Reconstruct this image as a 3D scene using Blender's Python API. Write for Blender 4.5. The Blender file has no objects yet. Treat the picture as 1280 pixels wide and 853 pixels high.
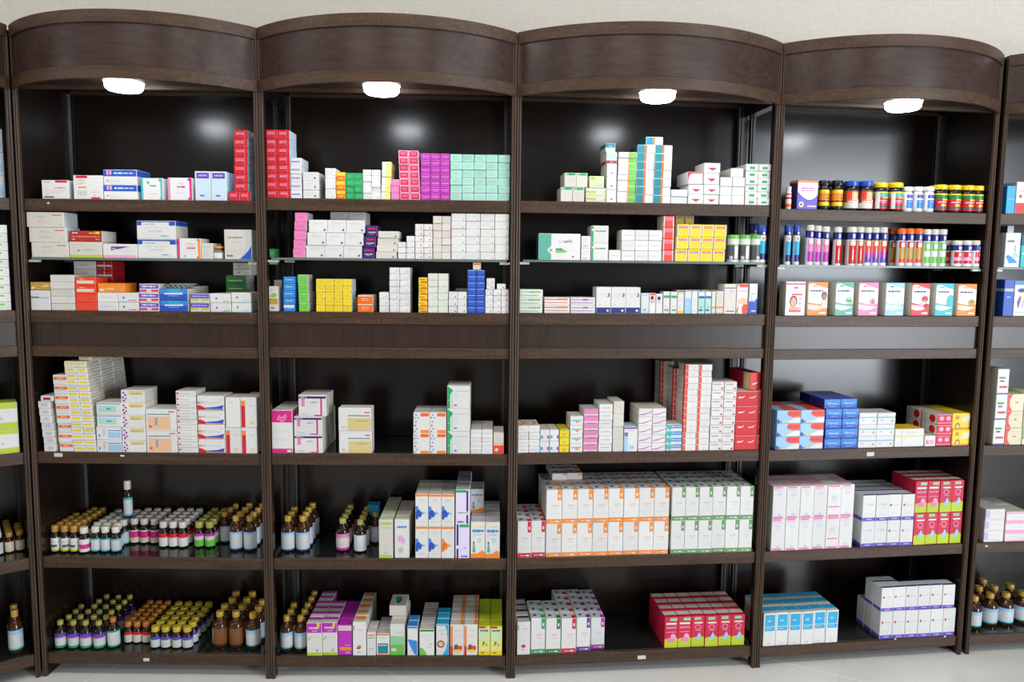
import bpy, math, random
from mathutils import Matrix, Vector

# ------------------------------------------------------------------ camera, world, lights, exposure
random.seed(7)
SC = bpy.context.scene
COL = SC.collection
FPX, PITCH, ROLL, CAMH = 950.0, 0.09903, 0.01082, 1.51509      # fitted to the posts; image 1280 x 853

cam_d = bpy.data.cameras.new('camera')
cam_d.sensor_width = 36.0
cam_d.lens = FPX * 36.0 / 1280.0
cam_d.clip_start = 0.05
cam = bpy.data.objects.new('camera', cam_d)
COL.objects.link(cam)
cp, sp, cr, sr = math.cos(PITCH), math.sin(PITCH), math.cos(ROLL), math.sin(ROLL)
R0, U0, F0 = Vector((1, 0, 0)), Vector((0, sp, cp)), Vector((0, cp, -sp))
RX, UX = R0 * cr + U0 * sr, U0 * cr - R0 * sr
cam.matrix_world = Matrix(((RX.x, UX.x, -F0.x, 0), (RX.y, UX.y, -F0.y, 0), (RX.z, UX.z, -F0.z, CAMH), (0, 0, 0, 1)))
SC.camera = cam

SC.view_settings.view_transform = 'Standard'
SC.view_settings.look = 'None'
SC.view_settings.gamma = 1.0
SC.view_settings.use_curve_mapping = False
SC.view_settings.exposure = 0.0

world = bpy.data.worlds.new('room_ambience')
SC.world = world
world.use_nodes = True
wb = world.node_tree.nodes['Background']
wb.inputs[0].default_value = (1.0, 0.985, 0.97, 1)
wb.inputs[1].default_value = 0.25

def area(name, loc, target, sx, sy, power, color):
    l = bpy.data.lights.new(name, 'AREA')
    l.shape = 'RECTANGLE'; l.size = sx; l.size_y = sy; l.energy = power; l.color = color
    o = bpy.data.objects.new(name, l); COL.objects.link(o)
    o.location = loc
    o.rotation_euler = (Vector(target) - Vector(loc)).to_track_quat('-Z', 'Y').to_euler()
    return o
# unseen overhead lights added to brighten wall, floor and cartons; two assumed daylight sources, both unseen: a glazed front behind the photographer on the right, a window on the left
for x, y, pw in ((-2.0, 1.55, 14), (-0.2, 1.55, 16.5), (1.7, 1.60, 18), (-1.6, -0.6, 8), (0.3, -0.6, 10), (2.2, -0.6, 10)):
    area('added_overhead_light', (x, y, 3.15), (x, y + 0.30, 0.0), 1.2, 0.6, pw, (1.0, 0.955, 0.89))
area('assumed_shopfront_light', (5.75, -2.6, 1.45), (1.6, 3.0, 1.45), 2.3, 2.7, 370, (0.84, 0.92, 1.0))  # unseen glazed front, assumed from the grey reflection in the fourth bay's back
area('assumed_window_light', (-5.4, 0.0, 1.9), (-1.2, 2.8, 1.6), 1.0, 1.8, 34, (0.95, 0.97, 1.0))  # unseen window, assumed from the highlight band on the first bay's crown

# ------------------------------------------------------------------ small helpers
def lin(c):
    return c / 12.92 if c <= 0.04045 else ((c + 0.055) / 1.055) ** 2.4
def hexc(h):
    h = h.lstrip('#')
    return tuple(lin(int(h[i:i + 2], 16) / 255.0) for i in (0, 2, 4))
PAL = {k: hexc(v) for k, v in dict(
    W='dfdedc', W2='d5d1c7', W3='d0d5d9', cream='dfd6ba', grey='9aa0a4', lgrey='c6c9ca', dgrey='55585c', black='17171a',
    red='d01822', dred='a8121c', brick='b5261c', scar='e8432a', crim='cc1840', pink='e57fb4', lpink='f0a5c8', hot='d81f86',
    mag='b92bb0', purp='6a2b96', dpurp='35206e', viol='5a48b8', lil='c6b4e4', vlil='e2d8f0', navy='1c2a78', blue='2450b8', sblue='2f86d8',
    cyan='23a9d8', lblue='9cc8ec', pblue='c6dcea', teal='12808c', dteal='0e5c68', turq='2fb6c2', mint='a9d9cb', green='1fa45c',
    dgreen='2d7a3c', lgreen='6cc04a', lime='b8cc28', pgreen='cfe3b0', yel='f0d020', lyel='efdf7c', gold='bd9638', ora='f08a24',
    dora='ec6a1e', peach='e8bd98', tan='d8c486', brown='7a4a22', skin='d8a080', hair='4a3020', steel='b8bcc0', seafoam='5aa894',
    gcream='d9dcc4', silver='b9bdbd', pgrn='8ecf9a', sage='5f9a58', olive='aaa250', oyel='c4ad34', oora='b9742c', ogold='b08636').items()}

def new_mat(name):
    m = bpy.data.materials.new(name); m.use_nodes = True
    return m, m.node_tree.nodes, m.node_tree.links, m.node_tree.nodes['Principled BSDF']
MATS = {}
def solid(name, rgb, rough=0.5, metal=0.0, noise=0.08, scale=60.0, **kw):
    """procedural: colour broken slightly by noise"""
    m, N, L, b = new_mat(name)
    tc = N.new('ShaderNodeTexCoord'); nz = N.new('ShaderNodeTexNoise'); nz.inputs['Scale'].default_value = scale
    L.new(tc.outputs['Object'], nz.inputs['Vector'])
    mx = N.new('ShaderNodeMix'); mx.data_type = 'RGBA'
    mx.inputs['A'].default_value = (*[c * (1 - noise) for c in rgb], 1)
    mx.inputs['B'].default_value = (*[min(1, c * (1 + noise)) for c in rgb], 1)
    L.new(nz.outputs['Fac'], mx.inputs['Factor']); L.new(mx.outputs['Result'], b.inputs['Base Color'])
    b.inputs['Roughness'].default_value = rough; b.inputs['Metallic'].default_value = metal
    for k, v in kw.items():
        b.inputs[k.replace('_', ' ')].default_value = v
    MATS[name] = m
    return m

def wood(name, dark, light, rough, grain_axis, bump=0.05, spec=0.5, speck=0.0):
    m, N, L, b = new_mat(name)
    tc = N.new('ShaderNodeTexCoord'); mp = N.new('ShaderNodeMapping')
    sc = [26.0, 26.0, 26.0]; sc[grain_axis] = 1.6
    mp.inputs['Scale'].default_value = sc
    L.new(tc.outputs['Object'], mp.inputs['Vector'])
    nz = N.new('ShaderNodeTexNoise'); nz.inputs['Scale'].default_value = 2.2; nz.inputs['Detail'].default_value = 7
    nz.inputs['Distortion'].default_value = 0.7
    L.new(mp.outputs['Vector'], nz.inputs['Vector'])
    n2 = N.new('ShaderNodeTexNoise'); n2.inputs['Scale'].default_value = 260.0
    L.new(tc.outputs['Object'], n2.inputs['Vector'])
    rp = N.new('ShaderNodeValToRGB')
    rp.color_ramp.elements[0].position = 0.32; rp.color_ramp.elements[1].position = 0.72
    rp.color_ramp.elements[0].color = (*dark, 1); rp.color_ramp.elements[1].color = (*light, 1)
    L.new(nz.outputs['Fac'], rp.inputs['Fac']); 
    hs = N.new('ShaderNodeHueSaturation'); mr = N.new('ShaderNodeMapRange')                     # pores of the laminate
    mr.inputs['From Min'].default_value = 0.3; mr.inputs['From Max'].default_value = 0.7
    mr.inputs['To Min'].default_value = 1 - speck; mr.inputs['To Max'].default_value = 1 + speck
    L.new(n2.outputs['Fac'], mr.inputs['Value']); L.new(mr.outputs['Result'], hs.inputs['Value'])
    L.new(rp.outputs['Color'], hs.inputs['Color']); L.new(hs.outputs['Color'], b.inputs['Base Color'])
    bp = N.new('ShaderNodeBump'); bp.inputs['Strength'].default_value = bump; bp.inputs['Distance'].default_value = 0.002
    L.new(n2.outputs['Fac'], bp.inputs['Height']); L.new(bp.outputs['Normal'], b.inputs['Normal'])
    b.inputs['Roughness'].default_value = rough
    b.inputs['Specular IOR Level'].default_value = spec
    MATS[name] = m
    return m
wood('wood_panel', (0.024, 0.0125, 0.0085), (0.040, 0.022, 0.0155), 0.33, 2)
wood('wood_dark', (0.0080, 0.0048, 0.0034), (0.0135, 0.0085, 0.0062), 0.23, 2, 0.03)
wood('wood_edge', (0.044, 0.0225, 0.0125), (0.080, 0.043, 0.0255), 0.45, 0, 0.18, 0.35, 0.45)
wood('wood_crown', (0.030, 0.0160, 0.0125), (0.054, 0.0300, 0.0240), 0.26, 0)
wood('wood_post', (0.042, 0.024, 0.0145), (0.084, 0.049, 0.031), 0.40, 2, 0.06, 0.4)
wood('wood_shelf_top', (0.007, 0.0045, 0.0033), (0.011, 0.007, 0.005), 0.16, 0, 0.01)
solid('steel', (0.16, 0.145, 0.13), 0.45, 0.3)
solid('steel_dark', (0.05, 0.045, 0.04), 0.4, 0.6)
solid('plastic_white', (0.86, 0.86, 0.84), 0.35)
solid('sticker', (0.62, 0.62, 0.55), 0.6, noise=0.2, scale=200)
solid('clip_plastic', (0.55, 0.62, 0.52), 0.4)
solid('amber_glass', (0.080, 0.026, 0.006), 0.07, Transmission_Weight=0.30, IOR=1.5)
solid('dark_glass', (0.018, 0.008, 0.004), 0.07, Transmission_Weight=0.10, IOR=1.5)
solid('black_plastic', (0.012, 0.012, 0.014), 0.18)
solid('clear_glass', (0.85, 0.88, 0.88), 0.05, Transmission_Weight=0.85, IOR=1.45)
solid('shelf_glass', (0.72, 0.86, 0.80), 0.02, Transmission_Weight=0.96, IOR=1.5, noise=0.02)
solid('glass_edge', (0.13, 0.17, 0.15), 0.3)
solid('glass_sheet', (0.010, 0.013, 0.012), 0.06)
solid('grout', (0.74, 0.74, 0.72), 0.8)

def print_mat(name, rough, coat):
    """printed board / plastic: the ink colour is a mesh attribute, with fibre noise over it"""
    m, N, L, b = new_mat(name)
    at = N.new('ShaderNodeAttribute'); at.attribute_name = 'ink'
    tc = N.new('ShaderNodeTexCoord'); nz = N.new('ShaderNodeTexNoise'); nz.inputs['Scale'].default_value = 90
    L.new(tc.outputs['Object'], nz.inputs['Vector'])
    hs = N.new('ShaderNodeHueSaturation')
    mr = N.new('ShaderNodeMapRange'); mr.inputs['To Min'].default_value = 0.96; mr.inputs['To Max'].default_value = 1.03
    oi = N.new('ShaderNodeObjectInfo'); m2 = N.new('ShaderNodeMapRange'); m2.inputs['To Min'].default_value = 0.92; m2.inputs['To Max'].default_value = 1.03
    L.new(oi.outputs['Random'], m2.inputs['Value']); mu = N.new('ShaderNodeMath'); mu.operation = 'MULTIPLY'      # print batches differ a little
    L.new(nz.outputs['Fac'], mr.inputs['Value']); L.new(mr.outputs['Result'], mu.inputs[0]); L.new(m2.outputs['Result'], mu.inputs[1])
    L.new(mu.outputs[0], hs.inputs['Value'])
    L.new(at.outputs['Color'], hs.inputs['Color']); L.new(hs.outputs['Color'], b.inputs['Base Color'])
    b.inputs['Roughness'].default_value = rough; b.inputs['Coat Weight'].default_value = coat; b.inputs['Coat Roughness'].default_value = 0.2
    MATS[name] = m
print_mat('carton_print', 0.5, 0.10)
print_mat('label_print', 0.38, 0.1)
print_mat('cap_print', 0.32, 0.1)

class MB:
    """collects coloured faces into one mesh"""
    def __init__(s): s.v, s.f, s.c = [], [], []
    def face(s, pts, col=None):
        n = len(s.v); s.v += [tuple(p) for p in pts]; s.f.append(tuple(range(n, n + len(pts)))); s.c.append(col or (0.8, 0.8, 0.8))
    def grid(s, verts, faces, col=None):
        n = len(s.v); s.v += [tuple(p) for p in verts]
        for f in faces:
            s.f.append(tuple(i + n for i in f)); s.c.append(col or (0.8, 0.8, 0.8))
    def box(s, x0, y0, z0, x1, y1, z1, col=None, ch=0.0):
        if ch <= 0:
            v = [(x, y, z) for z in (z0, z1) for y in (y0, y1) for x in (x0, x1)]
            s.grid(v, [(0, 1, 5, 4), (1, 3, 7, 5), (3, 2, 6, 7), (2, 0, 4, 6), (4, 5, 7, 6), (2, 3, 1, 0)], col); return
        cham_box(s, x0, y0, z0, x1, y1, z1, ch, [col] * 6)
    def prism(s, prof, x0, x1, col=None):
        """profile in (y,z), ccw seen from +x, extruded along x"""
        n = len(prof)
        v = [(x0, y, z) for y, z in prof] + [(x1, y, z) for y, z in prof]
        fs = [(i, i + n, (i + 1) % n + n, (i + 1) % n) for i in range(n)] + [tuple(range(n)), tuple(range(2 * n - 1, n - 1, -1))]
        s.grid(v, [tuple(reversed(f)) for f in fs], col)
    def prism_z(s, prof, z0, z1, col=None):
        n = len(prof)
        v = [(x, y, z0) for x, y in prof] + [(x, y, z1) for x, y in prof]
        s.grid(v, [(i, (i + 1) % n, (i + 1) % n + n, i + n) for i in range(n)] + [tuple(range(n - 1, -1, -1)), tuple(range(n, 2 * n))], col)
    def lathe(s, prof, seg=16, col=None, cols=None, cap0=True, cap1=True):
        n = len(prof); v = []
        for r, z in prof:
            v += [(r * math.cos(2 * math.pi * k / seg), r * math.sin(2 * math.pi * k / seg), z) for k in range(seg)]
        b = len(s.v); s.v += v
        for i in range(n - 1):
            for k in range(seg):
                a, c = i * seg + k, i * seg + (k + 1) % seg
                s.f.append((b + a, b + c, b + c + seg, b + a + seg)); s.c.append(cols[i] if cols else (col or (0.8, 0.8, 0.8)))
        if cap0: s.f.append(tuple(b + k for k in range(seg - 1, -1, -1))); s.c.append(cols[0] if cols else (col or (0.8, 0.8, 0.8)))
        if cap1: s.f.append(tuple(b + (n - 1) * seg + k for k in range(seg))); s.c.append(cols[-1] if cols else (col or (0.8, 0.8, 0.8)))
    def mesh(s, name, mat, smooth=False, ink=True):
        me = bpy.data.meshes.new(name); me.from_pydata(s.v, [], s.f)
        if ink:
            at = me.attributes.new('ink', 'FLOAT_COLOR', 'CORNER'); d = []
            for f, c in zip(s.f, s.c):
                d += [c[0], c[1], c[2], 1.0] * len(f)
            at.data.foreach_set('color', d)
        me.materials.append(MATS[mat])
        if smooth:
            me.polygons.foreach_set('use_smooth', [True] * len(me.polygons))
            me.set_sharp_from_angle(angle=math.radians(40))
        me.update()
        return me
    def build(s, name, mat, parent=None, smooth=False, ink=False):
        return link(name, s.mesh(name, mat, smooth, ink), parent)
def link(name, data, parent=None):
    o = bpy.data.objects.new(name, data); COL.objects.link(o)
    if parent is not None: o.parent = parent
    return o
def tag(o, label=None, cat=None, group=None, kind=None):
    if label: o['label'] = label
    if cat: o['category'] = cat
    if group: o['group'] = group
    if kind: o['kind'] = kind
    return o

def cham_box(mb, x0, y0, z0, x1, y1, z1, c, cols):
    """box with chamfered edges; cols: front(-y), right(+x), back, left, top, bottom"""
    X, Y, Z = (x0, x1), (y0, y1), (z0, z1); idx = {}; vs = []
    def vid(ix, iy, iz, ax):
        k = (ix, iy, iz, ax)
        if k not in idx:
            p = [X[ix], Y[iy], Z[iz]]; sg = (ix, iy, iz)
            for a in range(3):
                if a != ax: p[a] += c if sg[a] == 0 else -c
            idx[k] = len(vs); vs.append(tuple(p))
        return idx[k]
    fs, fc = [], []
    def quad(ax, side, col):
        o = [(0, 0), (1, 0), (1, 1), (0, 1)]; q = []
        for a, b in o:
            s3 = [0, 0, 0]; s3[ax] = side; r = [i for i in range(3) if i != ax]; s3[r[0]] = a; s3[r[1]] = b
            q.append(vid(*s3, ax))
        flip = (side == 0) ^ (ax == 1)
        fs.append(tuple(reversed(q)) if flip else tuple(q)); fc.append(col)
    quad(1, 0, cols[0]); quad(0, 1, cols[1]); quad(1, 1, cols[2]); quad(0, 0, cols[3]); quad(2, 1, cols[4]); quad(2, 0, cols[5])
    ctr = ((x0 + x1) / 2, (y0 + y1) / 2, (z0 + z1) / 2)
    def addf(q, col):
        p = [Vector(vs[i]) for i in q]; n = (p[1] - p[0]).cross(p[2] - p[0]); m = sum(p, Vector()) / len(p) - Vector(ctr)
        fs.append(tuple(q) if n.dot(m) > 0 else tuple(reversed(q))); fc.append(col)
    fcol = {(0, 0): cols[3], (0, 1): cols[1], (1, 0): cols[0], (1, 1): cols[2], (2, 0): cols[5], (2, 1): cols[4]}
    for a in range(3):
        b, d = [i for i in range(3) if i != a]
        for sb_ in (0, 1):
            for sd in (0, 1):
                q = []
                for sa in (0, 1):
                    s3 = [0, 0, 0]; s3[a] = sa; s3[b] = sb_; s3[d] = sd
                    pr = (vid(*s3, b), vid(*s3, d)); q += pr if sa == 0 else pr[::-1]
                addf(q, fcol[(1, sb_)] if b == 1 else (fcol[(1, sd)] if d == 1 else fcol[(0, sb_)]))
    for ix in (0, 1):
        for iy in (0, 1):
            for iz in (0, 1):
                addf([vid(ix, iy, iz, k) for k in range(3)], fcol[(1, iy)])
    n = len(mb.v); mb.v += vs
    for f, cc in zip(fs, fc):
        mb.f.append(tuple(i + n for i in f)); mb.c.append(cc or (0.8, 0.8, 0.8))

# ------------------------------------------------------------------ bays: plan positions fitted to the posts
PT = [(-1.70477, 2.6477), (-0.87016, 2.6474), (0.00758, 2.66857), (0.94124, 2.76083), (1.78431, 2.87789), (1.81734, 2.8811)]
class Bay: pass
BAYS = {}
def mkbay(key, a, b, Z):
    B = Bay(); B.a = Vector((*a, 0)); d = Vector((*b, 0)) - B.a; B.W = d.length; B.t = d.normalized()
    B.n = Vector((-B.t.y, B.t.x, 0)); B.ang = math.atan2(B.t.y, B.t.x); B.Z = dict(zip('ABCDEF', Z)); B.key = key; BAYS[key] = B
t4 = (Vector(PT[4]) - Vector(PT[3])).normalized()
tR = Vector((1, 0.10)).normalized(); tL = Vector((math.cos(math.radians(37)), math.sin(math.radians(37))))
pL1 = Vector(PT[0]) + Vector((-0.0045, -0.0030)); aR = Vector(PT[5]) - tR * 0.008
mkbay('L', pL1 - tL * 0.85, pL1, (1.727, 1.526, 1.341, 0.836, 0.449, 0.085))
mkbay(1, PT[0], PT[1], (1.727, 1.526, 1.341, 0.836, 0.449, 0.085))
mkbay(2, PT[1], PT[2], (1.738, 1.534, 1.346, 0.839, 0.451, 0.080))
mkbay(3, PT[2], PT[3], (1.740, 1.536, 1.348, 0.843, 0.452, 0.081))
mkbay(4, PT[3], Vector(PT[4]) + t4 * 0.008, (1.729, 1.529, 1.343, 0.841, 0.451, 0.074))
mkbay('R', aR, aR + tR * 0.85, (1.729, 1.529, 1.343, 0.841, 0.451, 0.074))
DEPTH = 0.30          # clear depth behind the front plane
CAMP = Vector((0, 0, CAMH))
def ray(px, py):
    x, y = px - 640.0, py - 426.5
    return RX * (x / FPX) - UX * (y / FPX) + F0
def proj(p):
    d = Vector(p) - CAMP; k = FPX / d.dot(F0)
    return 640 + d.dot(RX) * k, 426.5 - d.dot(UX) * k
def hit(B, px, py, off):
    """pixel -> (s along bay, z) on the vertical plane off metres behind the bay front"""
    d = ray(px, py); k = (B.a + B.n * off - CAMP).dot(B.n) / d.dot(B.n); p = CAMP + d * k
    return (p - B.a).dot(B.t), p.z
def hitz(B, px, py, z):
    """pixel -> (s, off) on the horizontal plane z"""
    d = ray(px, py); p = CAMP + d * ((z - CAMH) / d.z)
    return (p - B.a).dot(B.t), (p - B.a).dot(B.n)
def at(B, s, y, z): return B.a + B.t * s + B.n * y + Vector((0, 0, z))
def s_at(B, px, z, off, y0=400):
    y = y0
    for _ in range(4):
        s, zz = hit(B, px, y, off); y = proj(at(B, s, off, z))[1]
    return s
# ------------------------------------------------------------------ the setting: floor of tiles, papered wall
def mk_floor():
    m, N, L, b = new_mat('floor_tile')
    tc = N.new('ShaderNodeTexCoord'); nz = N.new('ShaderNodeTexNoise'); nz.inputs['Scale'].default_value = 5; nz.inputs['Detail'].default_value = 8
    L.new(tc.outputs['Object'], nz.inputs['Vector'])
    rp = N.new('ShaderNodeValToRGB'); rp.color_ramp.elements[0].color = (0.74, 0.74, 0.705, 1); rp.color_ramp.elements[1].color = (0.84, 0.84, 0.81, 1)
    L.new(nz.outputs['Fac'], rp.inputs['Fac']); L.new(rp.outputs['Color'], b.inputs['Base Color'])
    b.inputs['Roughness'].default_value = 0.22
    MATS['floor_tile'] = m
    fb = MB(); fb.box(-7, -5, -0.06, 7, 4.2, -0.0012)
    fl = fb.build('floor', 'grout'); tag(fl, 'glossy white tiled floor below the shelving units', kind='structure')
    T, ang = 0.80, math.radians(28)
    ux, uy = Vector((math.cos(ang), -math.sin(ang))), Vector((math.sin(ang), math.cos(ang)))
    d = ray(743, 846); p = CAMP + d * (-CAMH / d.z); o = Vector((p.x, p.y))
    tb = MB(); cham_box(tb, 0.0012, 0.0012, -0.010, T - 0.0012, T - 0.0012, 0.0, 0.0006, [None] * 6)
    me = tb.mesh('tile', 'floor_tile', ink=False)
    for i in range(-8, 9):
        for j in range(-8, 9):
            q = o + ux * (i * T) + uy * (j * T - 0.35); c = q + (ux + uy) * T * 0.5
            if -4.2 < c.x < 4.2 and 0.2 < c.y < 3.9 and c.y < 3.9:
                t = link('tile', me, fl); t.location = (q.x, q.y, 0); t.rotation_euler.z = -ang
mk_floor()
def mk_wall():
    m, N, L, b = new_mat('linen_wallpaper')
    tc = N.new('ShaderNodeTexCoord'); outs = []
    for sc in ((30, 1, 260), (220, 1, 36)):
        mp = N.new('ShaderNodeMapping'); mp.inputs['Scale'].default_value = sc
        L.new(tc.outputs['Object'], mp.inputs['Vector'])
        nz = N.new('ShaderNodeTexNoise'); nz.inputs['Scale'].default_value = 1.0; nz.inputs['Detail'].default_value = 3
        L.new(mp.outputs['Vector'], nz.inputs['Vector']); outs.append(nz.outputs['Fac'])
    ad = N.new('ShaderNodeMath'); ad.operation = 'ADD'; L.new(outs[0], ad.inputs[0]); L.new(outs[1], ad.inputs[1])
    rp = N.new('ShaderNodeValToRGB'); rp.color_ramp.elements[0].position = 0.35; rp.color_ramp.elements[1].position = 0.65
    rp.color_ramp.elements[0].color = (0.74, 0.675, 0.585, 1); rp.color_ramp.elements[1].color = (0.82, 0.765, 0.68, 1)
    hf = N.new('ShaderNodeMath'); hf.operation = 'MULTIPLY'; hf.inputs[1].default_value = 0.5; L.new(ad.outputs[0], hf.inputs[0])
    L.new(hf.outputs[0], rp.inputs['Fac']); L.new(rp.outputs['Color'], b.inputs['Base Color'])
    bp = N.new('ShaderNodeBump'); bp.inputs['Strength'].default_value = 0.2; bp.inputs['Distance'].default_value = 0.002
    L.new(hf.outputs[0], bp.inputs['Height']); L.new(bp.outputs['Normal'], b.inputs['Normal'])
    b.inputs['Roughness'].default_value = 0.75
    MATS['linen_wallpaper'] = m
    w = MB(); w.box(-7, 3.42, -0.0012, 7, 3.54, 3.4)
    tag(w.build('wall_back', 'linen_wallpaper'), 'cream linen-textured papered wall above and behind the shelves', kind='structure')
mk_wall()

# ------------------------------------------------------------------ shelving units
BAYNAME = {'L': 'left edge', 1: 'first', 2: 'second', 3: 'third', 4: 'fourth', 'R': 'right edge'}
ULAB = {'L': 'dark wood shelving unit cut off by the left edge, angled towards the viewer',
        1: 'dark wood shelving unit with bowed crown, leftmost full bay, amber syrup bottles below',
        2: 'dark wood shelving unit with bowed crown, tall red carton stack at its left',
        3: 'dark wood shelving unit with bowed crown, orange and green boxed block on fifth shelf',
        4: 'dark wood shelving unit with bowed crown, vitamin jars and tubes on top',
        'R': 'dark wood shelving unit cut off by the right edge of the picture'}
for k in BAYS: BAYS[k].dl = BAYS[k].dr = 0.0
for l, r in ((1, 2), (2, 3), (3, 4)):
    BAYS[l].dr = BAYS[r].dl = (DEPTH + 0.012) * math.tan((BAYS[r].ang - BAYS[l].ang) / 2) + 0.0003
H = 2.30; PTH = 0.017; SAG = 0.175
def arc(W, x0, x1, out, n=28):
    """bow of the crown: points (x, y) from x0 to x1, pushed out by out"""
    c = x1 - x0; R = c * c / (8 * SAG) + SAG / 2; xm = (x0 + x1) / 2; cy = R - SAG; th = math.asin(c / 2 / R)
    return [(xm + (R + out) * math.sin(-th + 2 * th * k / n), cy - (R + out) * math.cos(-th + 2 * th * k / n)) for k in range(n + 1)]
STICK = {(1, 'D'): [(73, 569, .030, .013), (153, 570, .014, .006)], (1, 'F'): [(183, 825, .022, .012)], (3, 'F'): [(802, 822, .031, .014)],
         (4, 'D'): [(1088, 568, .030, .015)], (1, 'A'): [(60.5, 254, .008, .006)], (4, 'F'): [(1119, 799, .008, .006), (1181, 796, .008, .006)], ('R', 'E'): [(1233, 683, .010, .007)]}
def unit(B):
    W = B.W; key = B.key
    root = link('shelving_unit', None); root.location = B.a; root.rotation_euler.z = B.ang
    tag(root, ULAB[key], 'shelving unit', 'dark wood shelving units along the wall')
    for side in (0, 1):
        x0 = 0.0004 if side == 0 else W - PTH; x1 = PTH if side == 0 else W - 0.0004
        dl = B.dl if side == 0 else -B.dr                             # neighbours meet at a slight angle: each panel follows the bisector
        if (key, side) in ((1, 1), (2, 0), (2, 1), (3, 0), (3, 1), (4, 0)):       # between full bays the sides are open: front and rear uprights only
            sh0, sh1 = dl * 0.006 / 0.312, dl * 0.030 / 0.312
            m = MB(); m.prism_z([(x0 + sh0, 0.006), (x1 + sh0, 0.006), (x1 + sh1, 0.030), (x0 + sh1, 0.030)], 0, H); p = m.build('upright', 'wood_dark', root)
            m = MB(); m.box(x0 + dl, DEPTH - 0.022, 0, x1 + dl, DEPTH + 0.010, H); m.build('upright', 'wood_dark', root)
            m = MB(); f0, f1 = dl * 0.03 / 0.312, dl * (DEPTH - 0.022) / 0.312
            m.prism_z([(x0 + f0, 0.0303), (x1 + f0, 0.0303), (x1 + f1, DEPTH - 0.0223), (x0 + f1, DEPTH - 0.0223)], 2.095, 2.1495); m.build('side_rail', 'wood_dark', root)
        else:
            m = MB(); m.prism_z([(x0, 0.006), (x1, 0.006), (x1 + dl, DEPTH + 0.012), (x0 + dl, DEPTH + 0.012)], 0, H); p = m.build('side_panel', 'wood_dark', root)
        if key == 1 and side == 0:                                     # strip closing the wedge to the angled unit on the left
            m = MB(); m.box(-0.0405, 0.046, 0, -0.0003, 0.051, H); m.build('filler_strip', 'wood_dark', root)
        e = MB()                                                       # fluted front edging: two half-round beads on a strip
        e.box(x0, -0.002, 0, x1, 0.006, H)
        for k in range(2):
            cx = x0 + (x1 - x0) * (0.27 + 0.46 * k); r = 0.0036
            e.prism_z([(cx + r * math.cos(math.pi + math.pi * j / 6), -0.002 + r * 1.15 * math.sin(math.pi + math.pi * j / 6)) for j in range(7)], 0, H)
        e.build('fluted_edging', 'wood_post', p)
        # slotted steel standards in the back corners
        for yy in (DEPTH - 0.016, DEPTH - 0.040):
            st = MB(); xa = (x1 + dl + 0.0003) if side == 0 else (x0 + dl - 0.0103)
            st.box(xa, yy, 0.05, xa + 0.010, yy + 0.012, 2.14)
            st.build('shelf_standard', 'steel' if yy > DEPTH - 0.03 else 'steel_dark', root)
    m = MB(); m.box(PTH + 0.002, DEPTH, 0.02, W - PTH - 0.002, DEPTH + 0.010, H - 0.004); m.build('back_panel', 'wood_dark', root)
    m = MB(); m.box(PTH, 0.0, 2.150, W - PTH, DEPTH, 2.168); m.build('top_board', 'wood_dark', root)
    m = MB(); m.box(PTH, 0.002, 2.097, W - PTH, 0.020, 2.150); m.build('front_rail', 'wood_edge', root)
    m = MB(); m.box(PTH + 0.012, DEPTH - 0.010, 2.138, W - PTH - 0.012, DEPTH - 0.0003, 2.1497); m.build('top_batten', 'wood_edge', root)
    # crown: bowed fascia with a bowed moulding above and below, and its soffit
    ax0, ax1 = 0.006, W - 0.006
    def strip(name, mat, z0, z1, o0, o1, par, rnd=0.0):
        a = arc(W, ax0, ax1, o1); b = arc(W, ax0, ax1, o0); n = len(a); mb = MB()
        if rnd:
            prof = [(o0, z0), (o1 - rnd, z0), (o1, z0 + rnd), (o1, z1 - rnd), (o1 - rnd, z1), (o0, z1)]
        else:
            prof = [(o0, z0), (o1, z0), (o1, z1), (o0, z1)]
        rows = [[(x, y, z) for (x, y) in arc(W, ax0, ax1, o)] for o, z in prof]; k = len(prof)
        v = [p for r in rows for p in r]; f = []
        for i in range(k):
            for j in range(n - 1):
                i2 = (i + 1) % k; f.append((i * n + j, i * n + j + 1, i2 * n + j + 1, i2 * n + j))
        f.append(tuple(i * n for i in range(k - 1, -1, -1))); f.append(tuple(i * n + n - 1 for i in range(k)))
        mb.grid(v, [tuple(reversed(q)) for q in f]); return mb.build(name, mat, par, smooth=True)
    fa = strip('crown_fascia', 'wood_crown', 2.094, 2.298, -0.016, 0.0, root)
    strip('crown_moulding', 'wood_edge', 2.262, 2.302, 0.0003, 0.007, fa, 0.002)
    strip('crown_moulding', 'wood_edge', 2.090, 2.130, 0.0003, 0.007, fa, 0.002)
    m = MB(); pr = [(x, y) for x, y in arc(W, ax0 + 0.014, ax1 - 0.014, -0.018) if y < 0.0005]
    m.prism_z(pr, 2.106, 2.118); m.build('crown_soffit', 'wood_panel', root)
    m = MB(); m.prism_z([(x, y) for x, y in arc(W, ax0 + 0.014, ax1 - 0.014, -0.018) if y < 0.0005], 2.284, 2.294); m.build('crown_top', 'wood_panel', root)
    # wooden shelves
    for lv in 'ACDEF':
        z = B.Z[lv]; th = 0.041
        gl = 0.005 if lv in 'DEF' else 0.0
        m = MB(); m.box(PTH + 0.0004, 0.020, z - 0.018 - gl, W - PTH - 0.0004, DEPTH - 0.0005, z - gl); sh = m.build('shelf', 'wood_shelf_top', root)
        if gl:                                                         # loose glass sheet laid on the board
            m = MB(); m.box(PTH + 0.014, 0.0203, z - gl + 0.0001, W - PTH - 0.014, DEPTH - 0.014, z); g = m.build('glass_sheet', 'glass_sheet', sh)
            g.data.materials.append(MATS['glass_edge'])
            for pl in g.data.polygons: pl.material_index = 1 if abs(pl.normal.y) > 0.5 else 0
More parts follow.
